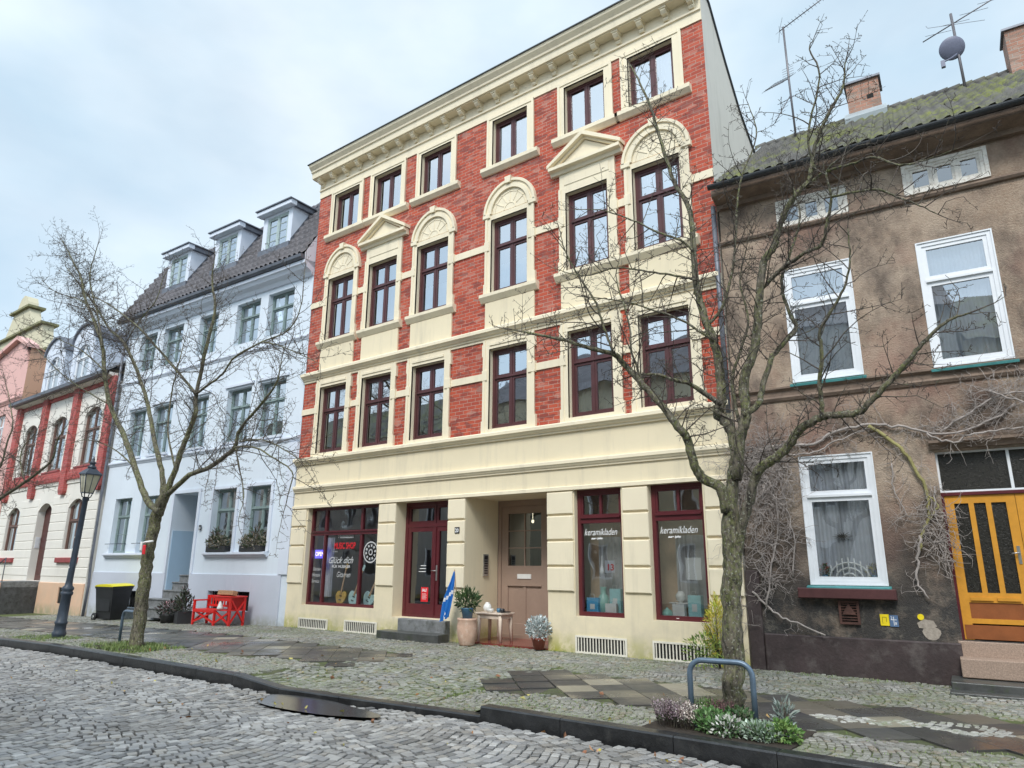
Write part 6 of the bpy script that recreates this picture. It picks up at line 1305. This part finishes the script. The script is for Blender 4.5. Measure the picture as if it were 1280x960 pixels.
# ------------------------------------------------------------------ trees and vines
LIMBS={'right':[[[[-3.05,8.15,0.04],[-3.01,8.15,0.43],[-2.99,8.15,0.85],[-2.96,8.15,1.37],[-2.93,8.15,1.73],[-2.91,8.15,2.14]],0.15,0.135],[[[-2.94,8.1,2.27],[-2.97,8.03,2.55],[-3.16,7.96,2.68],[-3.22,7.89,2.84],[-3.24,7.82,3.1],[-3.29,7.75,3.22],[-3.47,7.68,3.51],[-3.69,7.62,3.81],[-3.97,7.55,4.18],[-4.02,7.48,4.25],[-4.29,7.41,4.35],[-4.67,7.34,4.52],[-5.09,7.27,4.67],[-5.42,7.2,4.78]],0.085,0.012],[[[-2.93,8.2,2.14],[-2.87,8.24,2.75],[-2.83,8.28,2.98],[-2.9,8.32,3.3],[-3.05,8.36,3.53],[-3.01,8.39,3.67],[-3.01,8.43,4.1],[-3.08,8.47,4.52],[-3.16,8.51,4.74],[-3.26,8.55,5.14],[-3.31,8.59,5.46],[-3.33,8.63,5.9],[-3.35,8.67,6.23],[-3.39,8.71,6.65],[-3.61,8.74,7.16],[-3.78,8.78,7.88],[-3.94,8.82,8.62],[-4.14,8.86,9.21],[-4.3,8.9,9.63]],0.105,0.009],[[[-2.92,8.15,3.58],[-3.12,8.04,3.74],[-3.24,7.93,3.85],[-3.38,7.82,3.88],[-3.56,7.71,3.96],[-3.84,7.6,3.96]],0.04,0.012],[[[-2.83,8.2,2.65],[-2.73,8.23,3.2],[-2.67,8.25,3.42],[-2.67,8.28,3.87],[-2.53,8.31,4.21],[-2.45,8.33,4.62],[-2.41,8.36,4.99],[-2.32,8.39,5.41],[-2.2,8.41,5.56],[-2.1,8.44,5.87],[-1.91,8.47,6.2],[-1.71,8.49,6.38],[-1.63,8.52,6.77],[-1.4,8.55,7.27],[-1.22,8.57,7.54],[-1.13,8.6,7.96]],0.095,0.008],[[[-1.62,8.5,6.47],[-1.66,8.47,6.99],[-1.44,8.45,7.75],[-1.51,8.43,8.19],[-1.45,8.4,8.29]],0.02,0.006],[[[-2.68,8.2,3.41],[-2.53,8.3,3.55],[-2.46,8.4,3.86],[-2.35,8.5,4.18],[-2.21,8.6,4.38],[-2.1,8.7,4.55],[-2.2,8.8,4.85],[-2.26,8.9,5.3],[-2.12,9.0,5.76],[-2.0,9.1,6.24],[-2.08,9.2,6.8]],0.05,0.01],[[[-2.88,8.15,1.73],[-2.78,8.12,2.09],[-2.65,8.09,2.4],[-2.53,8.06,2.71],[-2.3,8.03,2.85],[-2.13,8.0,2.97],[-1.99,7.97,3.13],[-1.81,7.94,3.21],[-1.64,7.91,3.24],[-1.38,7.88,3.22],[-1.22,7.85,3.34],[-1.08,7.82,3.46],[-0.83,7.79,3.69],[-0.65,7.76,3.86],[-0.44,7.73,4.01],[-0.25,7.7,4.04]],0.085,0.01],[[[-1.75,7.95,3.25],[-1.73,7.92,3.37],[-1.72,7.89,3.59],[-1.66,7.86,3.88],[-1.65,7.83,4.15],[-1.53,7.79,4.32],[-1.34,7.76,4.58],[-1.24,7.73,4.92],[-1.22,7.7,5.23]],0.035,0.007],[[[-2.42,8.4,5.01],[-2.14,8.33,5.2],[-1.81,8.26,5.32],[-1.6,8.19,5.33],[-1.5,8.11,5.56],[-1.4,8.04,5.83],[-1.41,7.97,6.13],[-1.15,7.9,6.25]],0.035,0.008],[[[-1.92,8.5,6.22],[-1.55,8.42,6.37],[-1.19,8.33,6.33],[-0.94,8.25,6.29],[-0.69,8.17,6.05],[-0.41,8.08,5.97],[-0.11,8.0,5.95]],0.024,0.006],[[[-1.4,8.0,5.81],[-0.95,7.95,5.73],[-0.74,7.9,5.55],[-0.57,7.85,5.38],[-0.38,7.8,5.17]],0.018,0.006],[[[-3.32,8.6,5.89],[-3.47,8.52,6.08],[-3.79,8.44,6.27],[-4.12,8.36,6.53],[-4.6,8.28,6.81],[-5.04,8.2,6.92]],0.022,0.006],[[[-3.27,8.5,5.42],[-3.51,8.4,5.51],[-3.88,8.3,5.63],[-4.32,8.2,5.77],[-4.79,8.1,5.73],[-5.28,8.0,5.95]],0.022,0.006],[[[-3.15,8.5,4.74],[-2.98,8.58,4.98],[-2.83,8.67,5.48],[-2.76,8.75,6.09],[-2.68,8.83,6.83],[-2.42,8.92,7.54],[-2.51,9.0,8.15]],0.028,0.007],[[[-3.05,8.4,4.49],[-3.43,8.25,4.81],[-3.81,8.1,5.01],[-4.21,7.95,5.17],[-4.75,7.8,5.31]],0.02,0.006],[[[-3.98,7.4,4.23],[-4.08,7.36,4.57],[-4.16,7.32,4.91],[-4.43,7.28,5.4],[-4.59,7.24,5.78],[-4.62,7.2,6.01]],0.022,0.006],[[[-3.68,7.6,3.81],[-3.85,7.65,4.29],[-3.91,7.7,4.75],[-4.09,7.75,5.37],[-4.05,7.8,5.72]],0.02,0.006],[[[-2.72,8.2,3.2],[-2.83,8.32,3.85],[-2.74,8.44,4.28],[-2.64,8.56,4.73],[-2.74,8.68,5.35],[-2.62,8.8,5.95]],0.03,0.007]],'left':[[[[-15.31,7.55,-0.06],[-15.39,7.55,0.67],[-15.39,7.55,1.16],[-15.37,7.55,1.68],[-15.32,7.55,2.23],[-15.22,7.55,2.65],[-15.07,7.55,2.98]],0.165,0.15],[[[-15.01,7.5,2.72],[-15.55,7.45,3.0],[-16.22,7.41,3.76],[-16.84,7.36,4.5],[-17.81,7.32,5.41],[-18.27,7.27,6.32],[-18.53,7.23,7.02],[-19.08,7.18,7.72],[-19.94,7.14,8.67],[-20.32,7.09,9.34],[-21.04,7.05,10.03],[-21.91,7.0,10.89]],0.1,0.01],[[[-18.21,7.1,6.92],[-19.02,7.17,8.0],[-20.13,7.25,9.28],[-20.29,7.33,10.05],[-20.31,7.4,10.6]],0.03,0.008],[[[-15.17,7.6,2.99],[-15.41,7.64,3.55],[-16.02,7.69,4.29],[-16.59,7.73,5.11],[-17.44,7.78,6.1],[-18.7,7.82,7.27],[-19.89,7.87,7.95],[-21.24,7.91,8.96],[-23.14,7.96,10.26],[-24.51,8.0,11.19]],0.085,0.008],[[[-15.08,7.6,3.04],[-14.82,7.61,3.62],[-14.59,7.62,4.2],[-14.32,7.64,4.77],[-14.42,7.65,5.27],[-14.18,7.66,6.61],[-14.1,7.67,7.18],[-14.41,7.69,7.96],[-14.44,7.7,8.47]],0.09,0.01],[[[-14.33,7.6,5.24],[-15.18,7.5,5.92],[-16.4,7.4,6.84],[-17.69,7.3,7.68],[-19.36,7.2,8.53],[-20.75,7.1,8.92]],0.04,0.008],[[[-14.77,7.5,3.08],[-13.92,7.46,3.42],[-13.12,7.42,3.52],[-12.39,7.39,3.74],[-12.16,7.35,3.82],[-12.0,7.31,4.14],[-11.36,7.28,4.53],[-10.86,7.24,4.85],[-10.7,7.2,5.27]],0.07,0.01],[[[-12.07,7.3,3.81],[-11.29,7.24,3.71],[-10.55,7.18,3.42],[-9.98,7.12,3.16],[-9.95,7.06,2.75],[-9.98,7.0,2.36]],0.022,0.006],[[[-12.07,7.3,3.81],[-11.77,7.27,3.31],[-11.51,7.23,2.85],[-11.55,7.2,2.42]],0.016,0.006],[[[-11.93,7.3,3.9],[-10.95,7.17,3.81],[-10.02,7.03,3.49],[-9.27,6.9,3.21]],0.018,0.006],[[[-14.33,7.6,5.24],[-13.89,7.64,5.4],[-13.51,7.69,5.58],[-13.15,7.73,5.9],[-12.27,7.77,6.08],[-11.51,7.81,6.17],[-11.21,7.86,6.59],[-11.23,7.9,7.47]],0.035,0.007],[[[-12.16,7.7,6.04],[-11.44,7.63,5.8],[-10.55,7.57,5.41],[-9.96,7.5,5.14]],0.015,0.006],[[[-17.76,7.3,5.4],[-18.94,7.22,5.87],[-20.44,7.15,6.52],[-22.26,7.08,7.51],[-23.56,7.0,8.23]],0.025,0.006],[[[-18.09,7.2,6.28],[-19.18,7.07,6.94],[-20.53,6.93,7.5],[-22.05,6.8,8.11]],0.022,0.006],[[[-18.88,7.9,7.32],[-18.32,7.95,7.9],[-17.7,8.0,8.33],[-17.55,8.05,8.99],[-17.32,8.1,9.29]],0.02,0.006],[[[-19.09,7.2,8.02],[-20.12,7.1,8.61],[-21.66,7.0,9.18],[-22.82,6.9,9.86]],0.018,0.006],[[[-16.42,7.5,3.79],[-17.43,7.37,4.31],[-18.49,7.23,4.59],[-19.29,7.1,4.55]],0.02,0.006],[[[-14.99,7.7,3.65],[-15.68,7.78,4.57],[-15.9,7.85,5.56],[-15.87,7.92,6.36],[-15.84,8.0,7.18]],0.03,0.007]],'third':[[[[-26.99,7.5,0.04],[-27.1,7.5,1.26],[-26.88,7.5,2.46],[-26.66,7.5,3.19]],0.16,0.13],[[[-26.66,7.5,3.19],[-24.44,7.45,3.49],[-22.59,7.4,3.84],[-21.65,7.35,4.03],[-20.68,7.3,4.29],[-20.4,7.25,4.79],[-19.77,7.2,5.14]],0.07,0.008],[[[-26.66,7.5,3.19],[-25.99,7.52,4.14],[-25.22,7.53,4.48],[-25.04,7.55,5.31],[-24.94,7.57,5.77],[-25.69,7.58,6.67],[-26.71,7.6,7.63]],0.05,0.008],[[[-22.29,7.3,3.81],[-23.03,7.33,4.49],[-22.96,7.35,4.93],[-22.37,7.38,5.24],[-22.13,7.4,5.79]],0.025,0.006],[[[-27.02,7.6,3.21],[-28.98,7.66,4.63],[-29.67,7.72,6.09],[-29.75,7.78,7.27],[-28.96,7.84,8.34],[-28.5,7.9,8.57]],0.05,0.008],[[[-25.94,7.5,4.14],[-25.11,7.57,4.7],[-24.06,7.63,4.74],[-23.44,7.7,4.93]],0.025,0.006]]}
def catmull(P, k=4):
    P = [Vector(p) for p in P]; Q = [P[0] * 2 - P[1]] + P + [P[-1] * 2 - P[-2]]; out_ = []
    for i in range(1, len(Q) - 2):
        for j in range(k):
            t = j / k; a, b_, c_, d = Q[i - 1], Q[i], Q[i + 1], Q[i + 2]
            out_.append(.5 * ((2 * b_) + (c_ - a) * t + (2 * a - 5 * b_ + 4 * c_ - d) * t * t + (3 * b_ - a - 3 * c_ + d) * t ** 3))
    out_.append(P[-1]); return out_
def rv(s_=1): return Vector((random.gauss(0, s_), random.gauss(0, s_), random.gauss(0, s_)))
def tree(key, name, label, dens, L1, zf):
    base = Vector(LIMBS[key][0][0][0]); base.z = gz(base.x)
    t = empty(name, base, 0, label, 'tree', 'street trees along the pavement'); tr = MB(); cr_ = MB()
    def spur(p, d):
        for _ in range(random.choice((1, 1, 2))):
            e = (d * .4 + rv(.6) + Vector((0, 0, .25))).normalized(); l = random.uniform(.02, .055); cr_.tube([p, p + e * l], [.0028, .0036], 3, False)
    def grow(p, d, ln, r_, lvl):
        n = max(3, int(ln / (.09 if lvl == 1 else .06))); pts = [p]; dd = d.normalized(); bend = rv(.085)
        for i in range(n):
            dd = (dd + bend * .6 + rv(.075) + Vector((0, 0, .02 if lvl == 1 else .01))).normalized()
            if random.random() < .10: dd = (dd + rv(.25)).normalized()
            pts.append(pts[-1] + dd * ln / n)
        rads = [max(.0021, r_ * (1 - .72 * i / n)) for i in range(n + 1)]
        cr_.tube(pts, rads, 5 if lvl == 1 else 3, False)
        for i in range(1, n + 1):
            tg = (pts[i] - pts[i - 1]).normalized()
            if lvl == 1 and random.random() < .88:
                for _ in range(random.choice((1, 1, 2))): s_ = tg.cross(rv()).normalized(); grow(pts[i], tg * .45 + s_ + Vector((0, 0, .15)), random.uniform(.07, .30) * (1 - .4 * i / n), .0040, 2)
            elif lvl == 2 and random.random() < .75: spur(pts[i], tg)
            if lvl == 2 and ln > .25 and random.random() < .16: s_ = tg.cross(rv()).normalized(); grow(pts[i], tg * .5 + s_, random.uniform(.06, .18), .004, 3)
            if lvl == 3: spur(pts[i], tg)
    for li, (P_, r0, r1) in enumerate(LIMBS[key]):
        P_ = [Vector(p) - base for p in P_]
        Q = catmull(P_, 5); n = len(Q)
        if li == 0:
            Q[0].z = min(Q[0].z, -.05); rads = [(r0 + (r1 - r0) * i / (n - 1)) * .77 for i in range(n)]
            rads = [r * (1 + .22 * math.exp(-max(0, q.z) / .18)) for r, q in zip(rads, Q)]; seg = 18
        else: rads = [(r0 * (1 - i / (n - 1)) ** .7 * .97 + r1) * .66 for i in range(n)]; seg = 12 if r0 > .05 else 8
        if li == 0:
            up_ = (Q[-1] - Q[-3]).normalized(); e_ = Q[-1].copy()
            for k_, f_ in ((.12, .86), (.24, .66), (.36, .42), (.46, .15)): Q.append(e_ + up_ * k_); rads.append(rads[n - 1] * f_)
            n = len(Q)
        Q = [q + (rv(.003 + rads[i] * .05) if 0 < i < n - 1 else Vector()) for i, q in enumerate(Q)]; rads = [r * random.uniform(.95, 1.06) for r in rads]
        k0 = len(tr.v); tr.tube(Q, rads, seg)
        if r0 > .05:   # knobbly bark surface
            for i in range(k0, len(tr.v)):
                v = Vector(tr.v[i]); q = (i - k0) // seg; c_ = Q[min(q, n - 1)]; o_ = v - c_; f = 1 + .035 * math.sin(math.atan2(o_.y, o_.x) * 5 + v.z * 2.0) + random.uniform(-.035, .035); tr.v[i] = tuple(c_ + o_ * f)
        if li == 0: continue
        acc = 0; tot = sum((Q[i + 1] - Q[i]).length for i in range(n - 1)); run = 0; nxt = tot * (.22 if r0 > .04 else .05)
        for i in range(n - 1):
            seg_l = (Q[i + 1] - Q[i]).length; tg = (Q[i + 1] - Q[i]).normalized()
            while nxt < run + seg_l:
                f = (nxt - run) / seg_l; p = Q[i].lerp(Q[i + 1], f); s_ = tg.cross(rv()).normalized(); k = nxt / tot
                grow(p, tg * random.uniform(.2, .8) + s_ + Vector((0, 0, .25)), random.uniform(.5, 1.3) * L1 * (1.15 - .5 * k), .0088 * (1.15 - .5 * k), 1)
                nxt += random.uniform(.6, 1.4) * dens * (1.0 if r0 > .05 else 2.6 if key == 'left' else 1.6)
            run += seg_l
        grow(Q[-1], Q[-1] - Q[-2], .45 * L1, max(.005, r1 * .9), 1)
    tr.build('trunk', 'bark', t); cr_.build('crown', 'twig', t); return t
tree('right', 'street_tree', 'bare lichen-covered tree between the brick and brown houses, nearest the camera', .085, .72, 0)
tree('left', 'street_tree', 'bare tree in front of the pale blue house, standing between lamp and brick house', .095, 1.25, 0)
tree('third', 'street_tree', 'bare tree at the left edge whose branches reach in front of the red pilasters', .12, 1.15, 0)
src = bpy.data.objects['street_tree.001'] if 'street_tree.001' in bpy.data.objects else None
for x, y_, rz, lb in ((-33, -5.0, 2.2, 'bare tree across the street, mirrored in the music shop window'), (-19.0, -5.2, 4.0, 'bare tree across the street, mirrored in the pottery shop windows')):
    c_ = copy_tree(src); c_.location = (x, y_, gz(x)); c_.rotation_euler = (0, 0, rz); c_.scale = (.62, .62, .8); c_['label'] = lb; c_['group'] = 'street trees on the far pavement'
# climbing vine on the brown house
t = empty('climbing_vine', Bw(.5, -.05, 0), R(4.6), 'leafless grey vine spreading round the ground floor window and over the orange door', 'vine')
vm, vg, vt = MB(), MB(), MB()
def vp(u, z, y_=-.06): return Vector((u - .5, y_ + .05, z))
def stem(P_, r0, r1, mb_, shoots=.12, ln=.5, dens=1):
    Q = catmull([vp(*p) if len(p) == 2 else vp(p[0], p[1], p[2]) for p in P_], 5); n = len(Q); Q = [q + Vector((random.gauss(0, .012), random.gauss(0, .01), random.gauss(0, .012))) for q in Q]
    mb_.tube(Q, [r0 + (r1 - r0) * i / (n - 1) for i in range(n)], 7)
    for i in range(n - 1):
        m_ = (Q[i + 1] - Q[i]).length / shoots; k = int(m_) + (random.random() < m_ % 1)
        for _ in range(k * dens): shoot(Q[i], ln * random.uniform(.3, 1.2), .006, 0)
def shoot(p, ln, r_, lvl):
    n = max(3, int(ln / .05)); a = random.uniform(0, 6.28); pts = [p]; 
    for i in range(n):
        a += random.gauss(0, .38); d = Vector((math.cos(a), random.gauss(0, .22), math.sin(a) - .10)); q = pts[-1] + d.normalized() * ln / n; q.y = min(.03, max(-.22, q.y)); pts.append(q)
        if lvl < 2 and random.random() < .28: shoot(q, ln * .45, r_ * .65, lvl + 1)
    vt.tube(pts, [max(.0022, r_ * (1 - .6 * i / n)) for i in range(n + 1)], 4, False)
stem([(-.18, -.0), (-.15, .9), (-.1, 1.6), (.05, 2.4), (.15, 3.2), (.3, 3.7)], .028, .014, vm, .16, .5)
stem([(.3, 1.0), (.45, 1.7), (.62, 2.4), (.60, 3.0), (.75, 3.5)], .016, .010, vm, .08, .45, 1)
stem([(.75, 1.5), (.85, 2.2), (.72, 2.9), (.8, 3.4)], .012, .008, vm, .10, .4)
stem([(.05, 3.5), (.6, 3.72), (1.2, 3.70), (1.8, 3.92), (2.25, 3.95), (2.7, 3.85), (3.2, 3.70), (3.7, 3.78), (4.2, 4.05)], .028, .016, vm, .07, .5, 1)
stem([(.9, 3.55), (1.3, 3.56), (1.7, 3.74), (2.1, 3.86)], .016, .010, vm, .10, .35)
stem([(2.2, 3.94), (2.5, 3.65), (2.72, 3.3), (2.86, 2.9), (2.87, 2.5), (2.72, 2.15), (2.66, 1.9)], .030, .020, vg, .10, .42)
stem([(2.72, 2.15), (2.62, 1.75), (2.58, 1.45), (2.70, 1.2)], .024, .012, vm, .10, .3)
stem([(3.0, 2.9), (2.95, 2.5), (3.02, 2.1), (2.98, 1.6)], .012, .008, vm, .07, .4, 1)
stem([(2.45, 3.3), (2.45, 2.8), (2.6, 2.4)], .010, .007, vm, .09, .35)
stem([(2.9, 2.75), (3.0, 2.6), (2.88, 2.42), (2.75, 2.25)], .016, .012, vg, .2, .3)
stem([(3.0, 3.72, -.1), (3.3, 3.55, -.2), (3.55, 3.62, -.22), (4.0, 3.68, -.18), (4.6, 3.7, -.15)], .016, .010, vm, .10, .35)
stem([(3.2, 3.75), (3.7, 4.05), (4.1, 4.25), (4.7, 4.2)], .018, .012, vm, .035, .6, 1)
stem([(3.9, 4.3, -.12), (4.3, 4.05, -.2), (4.9, 3.75, -.2)], .016, .010, vm, .05, .6, 1)
stem([(.1, 1.25), (.35, .98), (.7, .80, -.12), (1.2, .60, -.12)], .018, .012, vm, .4, .2)
stem([(.2, 3.3), (.5, 3.0), (.35, 2.6), (.2, 2.1), (.35, 1.7), (.5, 1.3)], .010, .006, vm, .07, .45, 1)
for _ in range(220): shoot(vp(random.gauss(.35, .28), random.gauss(3.35, .28), -.1), random.uniform(.3, .7), .006, 1)
for _ in range(90): shoot(vp(random.gauss(.45, .22), random.uniform(1.4, 3.1), -.08), random.uniform(.3, .6), .006, 1)
for _ in range(70): shoot(vp(random.gauss(2.95, .14), random.uniform(1.7, 2.7), -.08), random.uniform(.2, .45), .006, 1)
vm.build('stem', 'vine', t); vg.build('mossy_stem', 'vinegreen', t); vt.build('shoots', 'vine', t)
